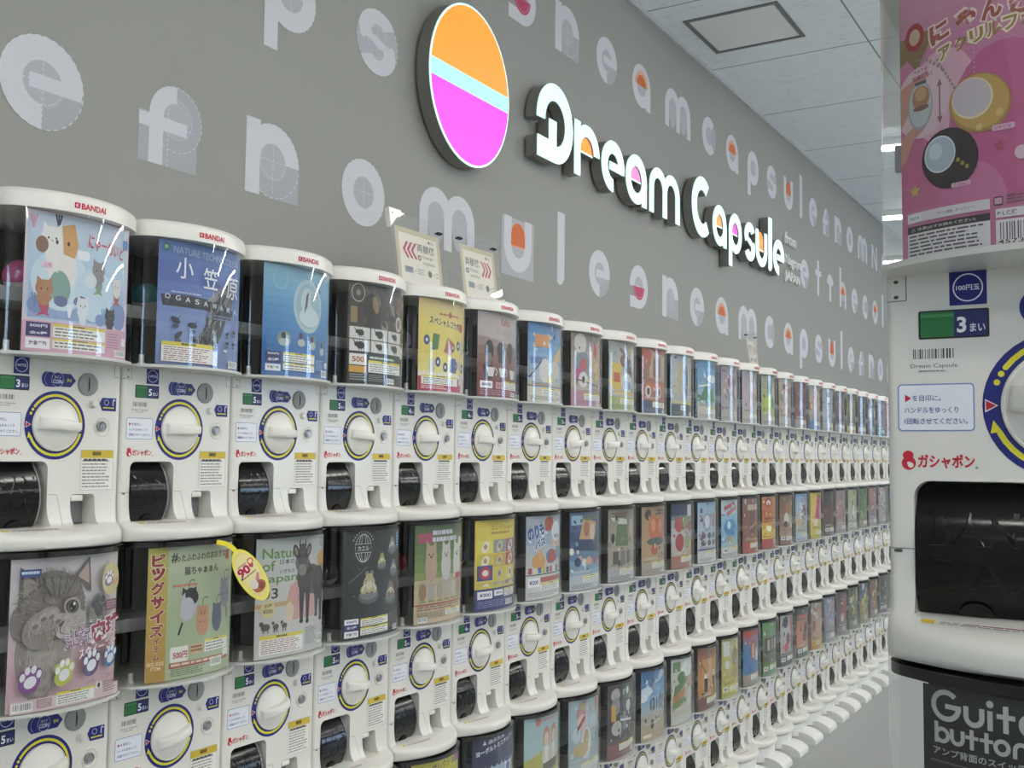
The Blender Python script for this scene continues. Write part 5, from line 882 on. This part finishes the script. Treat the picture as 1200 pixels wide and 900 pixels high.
g(2, 16, 'salmon poster with teal top', ['#3f5a58', '#c0785e', '#c4806a', '#b07460'], [('r', .1, .80, .9, .86, '#cf5a4c'), ('e', .55, .55, .16, .14, '#3a4a44'), ('e', .5, .40, .2, .1, '#8a4a40')], '#4a6a60')
g(2, 17, 'pale salmon poster', ['#a0938c', '#b08a7c', '#b59484', '#bf9a4a'], blobs=('#c96a54', '#d9d0c8', '#8a6a5c'), nb=9, foot='#c99a3a')
g(2, 18, 'blue-lilac poster', ['#7a86a4', '#8a8fa4', '#9a8c8c', '#8a8a98'], blobs=('#5a6a94', '#b56a5c', '#c3c0c4'), nb=9, foot='#9a9aa0')
g(2, 19, 'dark poster with red figure', ['#5a4c4c', '#6a5656', '#7a6a68', '#6a6462'], [('e', .5, .62, .18, .28, '#b03a44'), ('e', .3, .4, .12, .1, '#c9bdb4')], '#8a8480')
g(2, 20, 'olive poster', ['#5c5c48', '#74704e', '#6a6a54', '#8a8672'], blobs=('#a89a5a', '#3a3c30', '#c0bca8'), nb=10, foot='#8a887c')
g(2, 21, 'yellow and blue poster', ['#3f4f8c', '#5a6a80', '#a89a4c', '#b09c48'], blobs=('#c9b03c', '#34447c', '#c9c4b0'), nb=9, foot='#8f8a6a')
g(2, 22, 'chestnut poster', ['#7a5644', '#8a604c', '#7c5a4a', '#8a7668'], blobs=('#a87a5c', '#4f3a30', '#c9b8a4'), nb=9, foot='#8a8078')
g(2, 23, 'charcoal poster', ['#4a4846', '#54504c', '#5a5652', '#6a6864'], blobs=('#8a8480', '#2f2d2c', '#a89a8a'), nb=8, foot='#77746f')
g(2, 24, 'warm grey poster', ['#7a7470', '#86807a', '#7a746e', '#8f8a84'], blobs=('#5c5650', '#b5aca0'), nb=8, foot='#8f8a86')
g(2, 25, 'brownish grey poster', ['#76706a', '#827a72', '#766e66', '#8a847c'], blobs=('#5a524a', '#b0a698'), nb=8, foot='#8a8680')

# ------------------------------------------------------------------ the long row of machines, three high, on foot stands
ORD = ('first second third fourth fifth sixth seventh eighth ninth tenth eleventh twelfth thirteenth fourteenth fifteenth sixteenth seventeenth eighteenth nineteenth twentieth '
       'twenty-first twenty-second twenty-third twenty-fourth twenty-fifth twenty-sixth').split()
ROWN = ('top', 'middle', 'bottom')
def make_stand():
    m = MB(); q = plan(lambda u: p_lip(u) - .012, .012, .238, yb=.33, r=.02)
    m.prism(q, lambda x, y: (x, y, .034), lambda x, y: (x, y, .0895)); sk = m.build('stand_skirt', M['foot'], 40)
    m = MB(); m.box(-.11, .11, .03, .30, .0, .034); bs = m.build('stand_base', M['slot'])
    m = MB(); prof_ = [(.05, .0), (-.116, .0), (-.120, .003), (-.120, .020), (-.117, .026), (-.105, .036), (-.085, .046), (-.06, .052), (.05, .052)]
    m.prism(prof_, lambda y, z: (-.070, y, z), lambda y, z: (.062, y, z)); me = m.build('stand_foot', M['foot'], 30)
    return sk, bs, me
SK, SB, SF = make_stand()
CAPS = {(0, 0): '#b0447c', (0, 1): '#1f7f8c', (0, 5): '#2f6a4a', (0, 6): '#2a6a58', (1, 3): '#55585c', (1, 4): '#a83a4c', (1, 5): '#3a4a9a', (1, 6): '#3f7a5a', (0, 4): '#8a8c8e', (0, 7): '#6a6c70'}
CAPN = {'#b0447c': 'magenta', '#1f7f8c': 'teal', '#2f6a4a': 'dark green', '#2a6a58': 'sea-green', '#55585c': 'charcoal', '#a83a4c': 'crimson', '#3a4a9a': 'blue', '#3f7a5a': 'leaf-green', '#8a8c8e': 'pale grey', '#6a6c70': 'slate grey', '#2f8a5a': 'bright green'}
def capsule(loc, col, lab):
    t = thing('toy_capsule', lab, 'capsule', loc, 0, 'toy capsules inside the machines')
    for n, z0, z1, mm in (('capsule_base', -90, 5, capsule_mat(col)), ('capsule_cap', 5, 90, M['trayplastic'])):
        m = MB(); N = 24; K = 9; vs = []; rr = .0285 if n == 'capsule_base' else .0275
        for j in range(K + 1):
            a = math.radians(z0 + (z1 - z0) * j / K)
            for i in range(N): vs.append((rr * math.cos(a) * math.cos(2 * PI * i / N), rr * math.cos(a) * math.sin(2 * PI * i / N), rr * math.sin(a)))
        m.add(vs, [(j * N + i, j * N + (i + 1) % N, (j + 1) * N + (i + 1) % N, (j + 1) * N + i) for j in range(K) for i in range(N)])
        link(n, m.build(n, mm, 60), t, (0, 0, 0), (math.radians(200), 0, .6))
    return t
RND = random.Random(11)
for k in range(NCOL):
    y = coly(k)
    st = thing('machine_stand', 'white machine stand with floor foot, under the %s column from left' % ORD[k], 'stand', (FACEX, y, 0), PI / 2, 'foot stands under the machines')
    link('stand_skirt', SK, st); link('stand_base', SB, st); link('stand_foot', SF, st)
    for r in range(3):
        f, d = CARD[(r, k)]
        cnt = '3' if (r, k) in ((0, 0),) else ('4' if (r, k) in ((0, 4), (0, 5), (0, 9), (1, 5)) else '5')
        turn = {(0, 0): 4, (0, 1): 0, (0, 2): 2, (0, 3): 6, (0, 4): -2, (0, 5): 5, (1, 0): -12, (1, 1): -12, (1, 2): -12, (1, 3): 4, (1, 4): 8, (1, 5): -4}.get((r, k), RND.uniform(-8, 9))
        machine((FACEX, y, ROWZ[r]), PI / 2, 'white capsule machine with %s, %s of the %s column from left' % (d, ROWN[r], ORD[k]), 'machines along the grey wall, %s row' % ROWN[r], card_mesh(f(), 0, .5, .2150 if r == 0 else .2235), r == 0, cnt, turn)
        if (r, k) in CAPS:
            c = CAPS[(r, k)]; lx, ly = -.030, .060   # local to the machine
            capsule((FACEX - ly, y + lx, ROWZ[r] + .112 + .0285), c, '%s toy capsule inside the %s machine of the %s column' % (CAPN[c], ROWN[r], ORD[k]))

# stack in the right foreground, facing the camera
FX, FY = 1.8290, .866
for r, (card, d) in enumerate(((card_pinkcat(), 'pink acrylic-charm poster, upper of the near right stack'), (card_guitar(), 'black guitar button poster, lower in the near right stack'), (gen(['#8aa0b4', '#a0b0bc', '#b4bcc0'], blobs=('#5a6a8a', '#d6d8da'), foot='#a8b0b8'), 'pale blue poster, lowest of the near right stack'))):
    machine((FX, FY, ROWZ[r]), 0, 'white capsule machine with ' + d, 'machines in the right foreground stack', card_mesh(card, (.009, -.002, 0)[r], 1, .2150 if r == 0 else .2235), r == 0, '3', 8)
st = thing('machine_stand', 'white machine stand under the near right stack', 'stand', (FX, FY, 0)); link('stand_skirt', SK, st); link('stand_base', SB, st); link('stand_foot', SF, st)
capsule((FX - .083, FY + .055, ROWZ[1] + .1405), '#2f8a5a', 'bright green toy capsule beside the guitar button poster')

# ------------------------------------------------------------------ letters: shared geometric alphabet (x-height 1)
def RC(x0, y0, x1, y1): return [[(x0, y0), (x1, y0), (x1, y1), (x0, y1)]]
def glyph(ch, th=.26):
    """strokes as convex polygons, advance width, centre and radius of the counter"""
    A = arcpts; R = .5; r = R - th
    if ch == 'o': return A(.5, .5, r, R, 0, 360), 1, (.5, .5, r)
    if ch == 'e': return A(.5, .5, r, R, 0, 270) + RC(.34, .42, .985, .58), 1, (.5, .5, r)
    if ch == 'a': return A(.5, .5, r, R, 0, 360) + RC(1 - th, 0, 1, .5), 1, (.5, .5, r)
    if ch == 'c': return A(.5, .5, r, R, 48, 312), 1, (.5, .5, r)
    if ch == 'r': return RC(0, 0, th, 1) + A(.5, .5, r, R, 0, 180), 1, (.5, .5, r)
    if ch == 'n': return RC(0, 0, th, 1) + A(.5, .5, r, R, 0, 180) + RC(1 - th, 0, 1, .5), 1, (.5, .5, r)
    if ch == 'h': return RC(0, 0, th, 1.5) + A(.5, .5, r, R, 0, 180) + RC(1 - th, 0, 1, .5), 1, (.5, .5, r)
    if ch == 'm':
        t = th * .9; R2 = (1.62 + t) / 4; c1, c2 = R2, 1.62 - R2
        return A(c1, 1 - R2, R2 - t, R2, 0, 180) + A(c2, 1 - R2, R2 - t, R2, 0, 180) + RC(0, 0, t, 1 - R2) + RC(c1 + R2 - t, 0, c1 + R2, 1 - R2) + RC(1.62 - t, 0, 1.62, 1 - R2), 1.62, (c1, 1 - R2, R2 - t)
    if ch == 'p': return A(.5, .5, r, R, 0, 360) + RC(0, -.36, th, .5), 1, (.5, .5, r)
    if ch == 'u': return A(.5, .5, r, R, 180, 360) + RC(0, .5, th, 1) + RC(1 - th, .5, 1, 1), 1, (.5, .5, r)
    if ch == 'l': return [[(0, .06), (.07, 0), (.2, .02), (.30, .14), (.30, 1.46), (0, 1.46)]], .3, None
    if ch == 's':
        t = th * .86; q = A(.5, .66, .34 - t, .34, 25, 215) + A(.5, .34, .34 - t, .34, 205, 395)
        return [[(.5 + (x - .5) * 1.32, y) for x, y in p] for p in q + [[(.24, .55), (.46, .60), (.76, .45), (.54, .40)]]], 1, (.5, .5, r)
    if ch == 'f': return A(.55, .60, .40 - th * .8, .40, 90, 180) + RC(.15, 0, .15 + th * .8, .60) + RC(0, .42, .72, .58), .85, (.55, .60, .2)
    if ch == 't': return RC(.30, 0, .30 + th, 1.25) + RC(.05, .70, .82, .70 + th * .75), .86, None
    if ch == 'T': return RC(.5 - th / 2, 0, .5 + th / 2, .8) + A(.5, .5, r, R, 20, 160), 1, None
    if ch == 'N': return RC(0, 0, th * .8, 1) + RC(1 - th * .8, 0, 1, 1) + [[(0, 1), (th * .9, 1), (1, 0), (1 - th * .9, 0)]], 1, None
    if ch == 'D': return A(.5, .5, r, R, -90, 182) + RC(.02, 0, .5, .26) + RC(.33, .1, .33 + .2, .53), 1, (.5, .5, r)
    if ch == 'C': return A(.5, .5, r, R, 50, 310), 1, (.5, .5, r)
LT, MID, GH = '#cacbd1', '#acaeb5', '#a5a7ae'
ORA, ORL, PNK = '#cc6426', '#d3a488', '#b23a5e'
def wall_letter(ch, Y, Z, s, opt=''):
    st, adv, cn = glyph(ch); p = Print(); w_ = adv
    def circ(cx, cy, r, k): p.ell(cx, cy, r, r, k, 0, 36)
    if 'q' in opt: p.rect(-.08, -.1, 1.08, .98, MID)
    if ch == 'e': p.arc(.5, .5, 0, .5, -90, 0, GH); circ(.5, .5, .27, MID)
    elif ch == 'f': p.rect(0, 0, .88, .60, GH); circ(.55, .60, .40, GH); circ(.55, .60, .22, MID)
    elif ch == 'r': circ(.5, .5, .5, GH); p.rect(.5, 0, 1, .5, GH); circ(.5, .5, .27, MID)
    elif ch == 'm':
        for cx in (cn[0], 1.62 - cn[0]): p.ell(cx, .5, cn[2], .47, MID); 
    elif ch == 's': circ(.5, .5, .5, MID)
    elif ch in 'ocaupDh' and cn: circ(cn[0], cn[1], cn[2] + .02, MID)
    elif ch == 'p': circ(.5, .5, .5, MID)
    if ch == 'c': p.arc(.5, .5, .2, .5, -48, 48, GH)
    if ch == 'p': p.arc(.5, .5, .22, .5, 180, 250, GH)
    if 'O' in opt or 'P' in opt:
        k = ORA if 'O' in opt else PNK
        if ch == 'u': p.arc(.5, .62, 0, .30, 0, 180, ORL); p.rect(.20, .45, .80, .62, ORL)
    for q_ in st: p._a([q_], LT)
    if 'O' in opt:
        if ch in 'aho': p.arc(cn[0], cn[1], cn[2], cn[2] + .12, 0, 180, ORL)
        if ch == 'u': p.arc(.5, .66, 0, .25, 0, 180, ORA); p.rect(.25, .48, .75, .66, ORA)
        else: p.arc(cn[0], cn[1], 0, cn[2] + .01, 0, 180, ORA)
    if 'P' in opt: p.arc(.5, .5, 0, .30, 180, 360, PNK); p.arc(.5, .5, .24, .26, 180, 360, '#c9708a'); p.rect(.34, .30, .5, .5, '#bf5a78') if 'L' in opt else None
    if 'd' in opt:         # dashed drafting lines printed over the letter
        dk = '#d0d2d8'
        for i in range(30):
            a = i * 12
            if cn: p.arc(.5 if ch != 'f' else .55, .5 if ch != 'f' else .6, .236, .244, a, a + 7, dk); p.arc(.5 if ch != 'f' else .55, .5 if ch != 'f' else .6, .494 if ch != 'f' else .394, .504 if ch != 'f' else .402, a, a + 7, dk)
        for i in range(16):
            q = i / 16 * w_; p.rect(q, .497, q + .035 * w_, .506, dk); p.rect(w_ * .5 - .004, i / 16, w_ * .5 + .005, i / 16 + .035, dk)
    L = p.build('printed_letter', lambda x, y, o: (.0006 + o, Y + x * s, Z + y * s), M['wallp'], None, .00001)
    o = link('printed_letter', L, wl)
X = .188
# (letter, left edge along the wall, baseline height, options)
for ch, Y, o in (('e', 1.20, 'd'), ('f', 1.53, 'd'), ('r', 1.85, 'd'), ('o', 2.21, 'd'), ('m', 2.57, ''), ('u', 3.06, 'Oq'), ('l', 3.44, ''), ('e', 3.70, ''), ('D', 4.08, 'P'), ('r', 4.43, ''), ('e', 4.765, ''), ('a', 5.11, 'O'), ('m', 5.46, ''), ('c', 5.91, ''), ('a', 6.275, 'O'), ('p', 6.61, ''), ('s', 6.96, ''),
                 ('u', 7.30, 'O'), ('l', 7.63, ''), ('e', 7.84, ''), ('f', 8.17, ''), ('r', 8.50, ''), ('o', 8.82, ''), ('m', 9.16, ''), ('N', 9.62, '')): wall_letter(ch, Y, 1.952, X, o)
for ch, Y, o in (('D', 3.07, 'P'), ('r', 3.41, 'd'), ('e', 3.755, ''), ('a', 4.10, 'O'), ('m', 4.46, ''), ('c', 4.93, ''), ('a', 5.275, 'O'), ('p', 5.62, ''), ('s', 5.96, ''), ('u', 6.295, 'O'), ('l', 6.635, ''), ('e', 6.85, ''), ('f', 7.18, ''), ('r', 7.50, ''), ('o', 7.84, ''), ('m', 8.18, ''), ('N', 8.65, ''), ('a', 9.0, ''), ('r', 9.34, '')): wall_letter(ch, Y, 2.842, X + .004, o)
for ch, Y, o in (('p', 1.90, 'd'), ('s', 2.26, 'd'), ('e', 6.64, ''), ('t', 6.975, ''), ('T', 7.27, ''), ('h', 7.62, 'O'), ('e', 7.97, ''), ('c', 8.315, ''), ('o', 8.65, 'O'), ('l', 9.0, '')): wall_letter(ch, Y, 2.402, X, o)

# ------------------------------------------------------------------ lit sign: round emblem and separate box letters
SB_, SF_ = .012, .060          # back and front of the light boxes, from the wall
def extrude(polys, x0, x1, Y, Z, s, name, m, parent, caps=True):
    mb = MB()
    for p in polys: mb.prism(p, lambda a, b: (x0, a * s, b * s), lambda a, b: (x1, a * s, b * s))
    return link(name, mb.build(name, m, None), parent)
def union_outline(polys):          # keep only the outer edges so that the casing has no inner walls
    from collections import Counter
    return polys
def sign_letter(ch, Y, Z, s, lab, th=.25, inlay=None, sx=1):
    Y *= 1.0167; Z = 1.31 + (Z - 1.31) * 1.0167; s *= 1.0167
    st, adv, cn = glyph(ch, th); st = [[(x * sx, y) for x, y in p] for p in st]
    t = thing('sign_letter', lab, 'sign letter', (0, Y, Z), 0, 'lit letters of the wall sign')
    extrude(st, SB_, SF_ - .004, Y, Z, s, 'letter_casing', M['casing'], t)
    p = Print(); p._a(st, '#e6fbfb'); fm = lambda x, y, o: (SF_ - .0035 + o, x * s, y * s)
    # lit face: a 3.5 mm acrylic front
    mb = MB()
    for q in st: mb.prism(q, lambda a, b: (SF_ - .004, a * s, b * s), lambda a, b: (SF_, a * s, b * s))
    link('letter_face', mb.build('letter_face', M['face'], None), t)
    if inlay:
        kind, k, rim = inlay; r = cn[2] + .006; h_ = arcpts(cn[0], cn[1], 0, r, 0, 180)
        if ch == 'u': h_ = arcpts(cn[0], .72, 0, r, 0, 180) + RC(cn[0] - r, .44, cn[0] + r, .72)
        h_ = [[(x * sx, y) for x, y in p] for p in h_]
        extrude(h_, SB_ + .002, SF_ - .010, Y, Z, s, 'inlay_casing', M['casing'], t)
        p = Print(); p._a(h_, rim); f = .86 if ch != 'u' else .97
        p._a([[(cn[0] * sx + (x - cn[0] * sx) * f, .5 + (y - .5) * f + (.0 if ch == 'u' else 0)) for x, y in q] for q in h_], k)
        if kind == 'line': p.rect((cn[0] - r) * sx, cn[1] - .035, (cn[0] + r) * sx, cn[1] + .002, '#f0ffff')
        link('inlay', p.build('inlay', lambda x, y, o: (SF_ - .0096 + o * 4, x * s, y * s), M['litprint'], None), t)
    return t
M['face'] = mat('lit_acrylic', '#d6f7f6', .35, emit=SIGN * .72)
sl = 'lit white sign letter '
zb = 2.352; xs = .205
t = sign_letter('D', 3.125, zb, .285, sl + 'capital D, first of the sign', .215, None, .93)
sign_letter('r', 3.405, zb, xs, sl + 'r with orange half-disc, after capital D', .22, ('line', '#ff9a1e', '#d88a6a'))
sign_letter('e', 3.630, zb, xs, sl + 'e beside the letter r', .25)
sign_letter('a', 3.850, zb, xs, sl + 'a with pink half-disc', .225, ('line', '#f27fc0', '#d9a0bc'))
sign_letter('m', 4.085, zb, xs, sl + 'm, wide with two arches', .24)
sign_letter('C', 4.570, zb, .288, sl + 'capital C, large and open', .22, None, .9)
sign_letter('a', 4.840, zb, xs * .98, sl + 'a with orange half-disc, after capital C', .22, ('line', '#f5a04a', '#d9b8a0'), .95)
sign_letter('p', 5.070, zb, xs, sl + 'p with magenta half-disc and long tail', .22, ('line', '#e844d0', '#b8a0b4'), .93)
sign_letter('s', 5.300, zb, xs, sl + 's between p and u', .27, None, .9)
sign_letter('u', 5.490, zb, xs * .95, sl + 'u with orange dome', .235, ('line', '#f59a3c', '#f59a3c'))
sign_letter('l', 5.710, zb, xs, sl + 'l, tall and narrow')
sign_letter('e', 5.795, zb, xs, sl + 'e at the end of the sign', .25)
# emblem
t = thing('sign_emblem', 'large round lit emblem, orange above and magenta below', 'sign', (0, 2.757, 2.482), 0)
R_ = .2588; ry = .229; N_ = 64
circ = [(ry * math.cos(2 * PI * i / N_), R_ * math.sin(2 * PI * i / N_)) for i in range(N_)]
mb = MB(); mb.prism(circ, lambda a, b: (.012, a, b), lambda a, b: (.0565, a, b)); link('emblem_casing', mb.build('emblem_casing', M['casing'], 40), t)
mb = MB(); mb.prism([(a * .997, b * .997) for a, b in circ], lambda a, b: (.0567, a, b), lambda a, b: (.0600, a, b)); link('emblem_rim', mb.build('emblem_rim', M['face'], 40), t)
inner = [(a * .972, b * .972) for a, b in circ]
def band(p, y0, y1): return clipy(clipy(p, y0, True), y1, False)
pe = Print(); pe._a([band(inner, .028, 1)], '#f79a2e'); pe._a([band(inner, -.026, .028)], '#a8eef6'); pe._a([band(inner, -1, -.026)], '#ee3fdc')
link('emblem_face', pe.build('emblem_face', lambda x, y, o: (.0602 + o, x, y), M['litprint'], None), t)
# small raised words beside the sign
for tx, z, wd in (('from', 2.617, .235), ('Nagoya', 2.478, .345), ('JAPAN', 2.380, .315)):
    P_, W, H = text_tris(tx, .03); mb = MB(); hh = .072 if tx != 'Nagoya' else .078
    for q in P_: mb.prism([(x / W * wd, yy / H * hh) for x, yy in q], lambda a, b: (.0006, a, b), lambda a, b: (.014, a, b))
    o = link('sign_word', mb.build('sign_word', M['sfrom'], None), None, (0, 6.272, z))
    tag(o, 'small raised pale word %s right of the lit sign' % tx, 'sign', 'small words beside the lit sign')

# ------------------------------------------------------------------ change-machine notices in clear holders on top of the row
def notice(Y, wd, ht, arrow, lab, corners, xb=.265, tilt=8):
    t = thing('notice_holder', lab, 'sign', (xb, Y, 1.7130), 0, 'change machine notices on the machines')
    a = math.radians(tilt); ca, sa = math.cos(a), math.sin(a)
    def mp(x, y, off=0): return (-y * sa + off * ca, x, y * ca + off * sa)     # x along the wall, y up the leaning sheet
    mb = MB(); sh = [(-wd / 2, 0), (wd / 2, 0), (wd / 2, ht), (-wd / 2, ht)]
    mb.prism(sh, lambda x, y: mp(x, y, .0), lambda x, y: mp(x, y, .002)); link('acrylic_sheet', mb.build('acrylic_sheet', M['acrylic'], None), t)
    mb = MB(); mb.box(-.085, .004, -wd / 2, wd / 2, -.0038, -.0008); mb.box(-.085, -.082, -wd / 2 + .01, wd / 2 - .01, -.0008, .06); link('holder_foot', mb.build('holder_foot', M['acrylic'], None), t)
    p = Print(); x0, x1, y0, y1 = -wd * .41, wd * .41, ht * .13, ht * .84; W_, H_ = x1 - x0, y1 - y0
    p.rect(x0, y0, x1, y1, '#c9bd9e'); b_ = .014; x0 += b_; x1 -= b_; y0 += b_; y1 -= b_; W_, H_ = x1 - x0, y1 - y0
    p.rect(x0, y0, x1, y1, '#eae4d6'); Xf = lambda f: x0 + W_ * f; Yf = lambda f: y0 + H_ * f
    big = arrow in '<>'; RD = '#b4304c' if arrow == '<' else '#c04a32'
    ax, tx = (.08, .46) if arrow == '<' else (.58, .06)
    for i in range(3):
        b0 = Xf(ax + i * .105); d = -1 if arrow == '<' else 1; bw_ = W_ * .058; dy = H_ * .165; yc = Yf(.67); sx_ = W_ * .10
        o_ = 0 if d > 0 else sx_
        p.poly([(b0 + o_, yc + dy), (b0 + o_ + bw_, yc + dy), (b0 + o_ + d * sx_ + bw_, yc), (b0 + o_ + bw_, yc - dy), (b0 + o_, yc - dy), (b0 + o_ + d * sx_, yc)], RD)
    p.text('両替機', Xf(tx), Yf(.68), H_ * .17, '#4a4a4a', W_ * .46, .012)
    p.text('Change', Xf(tx + .12), Yf(.55), H_ * .085, '#5f6062', W_ * .28); p.text('machine', Xf(tx + .12), Yf(.44), H_ * .07, '#5f6062', W_ * .32); p.arc(Xf(tx + .04), Yf(.56), H_ * .028, H_ * .055, 0, 360, '#3c3e40')
    p.rect(Xf(.09), Yf(.20), Xf(.30), Yf(.33), '#a8acb4'); p.lines(Xf(.10), Yf(.21), Xf(.29), Yf(.32), 3, '#4c5260', .6); p.ell(Xf(.36), Yf(.265), H_ * .016, H_ * .016, '#5a5a5a'); p.lines(Xf(.41), Yf(.20), Xf(.62), Yf(.33), 3, '#a9aeb4', .55, 3)
    p.ell(Xf(.74), Yf(.265), H_ * .07, H_ * .075, '#8f8a5a'); p.ell(Xf(.74), Yf(.265), H_ * .045, H_ * .05, '#5f5f4a'); p.ell(Xf(.85), Yf(.265), H_ * .016, H_ * .016, '#5a5a5a'); p.lines(Xf(.90), Yf(.19), Xf(.98), Yf(.34), 2, '#a9aeb4', .4, 4)
    p.rect(Xf(.76), Yf(.90), Xf(.81), Yf(.955), '#7a4a4e'); p.lines(Xf(.83), Yf(.89), Xf(.95), Yf(.955), 2, '#b0788a', .5, 2)
    link('notice_card', p.build('notice_card', lambda x, y, o: mp(x, y, -.0035 + o), M['print'], None, .00006), t)
    for cx, cy in corners:
        s_ = .052; dx = 1 if cx < 0 else -1; dy = 1 if cy == 0 else -1; X0, Y0_ = cx * wd / 2 - dx * .004, (ht + .004 if cy else .006)
        mb = MB(); mb.prism([(X0, Y0_), (X0 + dx * s_, Y0_), (X0, Y0_ + dy * s_)], lambda x, y: mp(x, y, -.009), lambda x, y: mp(x, y, .0045)); o = link('corner_clamp', mb.build('corner_clamp', M['lid'], None), t); o['label'] = 'white triangular clamp'
        mb = MB(); q = [(X0 + dx * .013 + .0028 * math.cos(i * PI / 6), Y0_ + dy * .013 + .0028 * math.sin(i * PI / 6)) for i in range(12)]; mb.prism(q, lambda x, y: mp(x, y, .0044), lambda x, y: mp(x, y, .0058)); link('clamp_screw', mb.build('clamp_screw', M['steel'], None), o)
    for cx in ((.5,) if corners and corners[0][0] < 0 else (-.5, .5)):
        mb = MB(); x_ = cx * wd - (.02 if cx > 0 else -.02); mb.prism([(x_ - .010, ht * .885), (x_ + .010, ht * .885), (x_ + .010, ht * .905), (x_ - .010, ht * .905)], lambda x, y: mp(x, y, -.008), lambda x, y: mp(x, y, .004)); link('holder_clip', mb.build('holder_clip', M['slot'], None), t)
    return t
notice(2.240, .240, .225, '<', 'clear notice holder with red chevrons pointing left', [(-1, 1)])
notice(2.530, .220, .232, '>', 'clear notice holder with red chevrons pointing right, behind the brown poster machine', [(1, 0)])
notice(4.95, .175, .212, '>', 'small distant notice holder on the far part of the row', [])

# ------------------------------------------------------------------ yellow hang tag below the second machine's lip
def tag_thing():
    k = 1; y0 = coly(k) + .088; zt = ROWZ[0] - .289
    t = thing('hang_tag', 'yellow oval hang tag on a yellow strap under the second machine', 'tag', (FACEX + .082, y0, zt - .003), 0)
    # tag hangs tilted, face turned to the room
    th = math.radians(35); U = Vector((.35, .94, 0)).normalized(); n0 = Vector((.94, -.35, 0)).normalized()
    ax = (Vector((0, 0, -1)) * math.cos(th) + U * math.sin(th)); side = U * math.cos(th) + Vector((0, 0, 1)) * math.sin(th)
    c0 = Vector((.006, -.042, -.004)) + ax * .014
    A, B = .0245, .054; cen = c0 + ax * B
    def mp(x, y, off=0): return tuple(cen + side * x - ax * y + n0 * off)
    q = [(A * math.cos(2 * PI * i / 40), B * math.sin(2 * PI * i / 40)) for i in range(40)]
    mb = MB(); mb.prism(q, lambda x, y: mp(x, y, -.0008), lambda x, y: mp(x, y, .0008)); link('tag_plate', mb.build('tag_plate', M['strap'], None), t)
    p = Print(); p.ell(0, 0, A * .97, B * .98, '#f0e66a', 0, 36); p.ell(0, 0, A * .84, B * .89, '#ead98a', 0, 36); p.ell(0, .012, A * .80, B * .55, '#ece0a4'); p.text('90', -.018, .006, .0150, '#b8283e', .022, .05, 0, outline='#f4eee4', ow=.1); p.text('°', .007, .012, .008, '#b8283e', .006, .05); p.ell(.012, .022, .006, .006, '#d3543c'); p.ell(.012, .022, .004, .004, '#efe4b0')
    p.lines(-.014, .022, .004, .026, 1, '#a8785a', .6); p.poly([(.002, -.012), (.012, -.002), (.014, -.006), (.006, -.02)], '#c98a94'); p.ell(.002, -.026, .013, .011, '#a8644a'); p.ell(-.004, -.018, .007, .009, '#d9d6d0'); p.ell(.006, -.028, .006, .006, '#8a4a3a'); p.lines(-.020, .000, .018, .004, 1, '#6a5a34', .5, 5); p.ell(-.017, .004, .002, .002, '#4a4434')
    link('tag_print', p.build('tag_print', lambda x, y, o: mp(x, y, .0010 + o), M['gloss'], None, .00004), t)
    mb = MB(); top = Vector((-.004, -.066, .0005)); pts_ = []
    for i in range(9):
        f = i / 8; P_ = top * (1 - f) ** 2 + (Vector((.006, -.046, -.001))) * 2 * f * (1 - f) + (cen - ax * B * .98) * f * f; pts_.append(P_)
    vs = []
    for i, P_ in enumerate(pts_):
        d = (pts_[min(i + 1, 8)] - pts_[max(i - 1, 0)]).normalized(); sd = d.cross(n0).normalized() * .0042
        for s1, s2 in ((1, 1), (-1, 1), (-1, -1), (1, -1)): vs.append(P_ + sd * s1 + n0 * .0006 * s2)
    mb.add(vs, [(i * 4 + j, i * 4 + (j + 1) % 4, (i + 1) * 4 + (j + 1) % 4, (i + 1) * 4 + j) for i in range(8) for j in range(4)] + [(0, 1, 2, 3), (32, 33, 34, 35)])
    link('tag_strap', mb.build('tag_strap', M['strap'], None), t)
tag_thing()
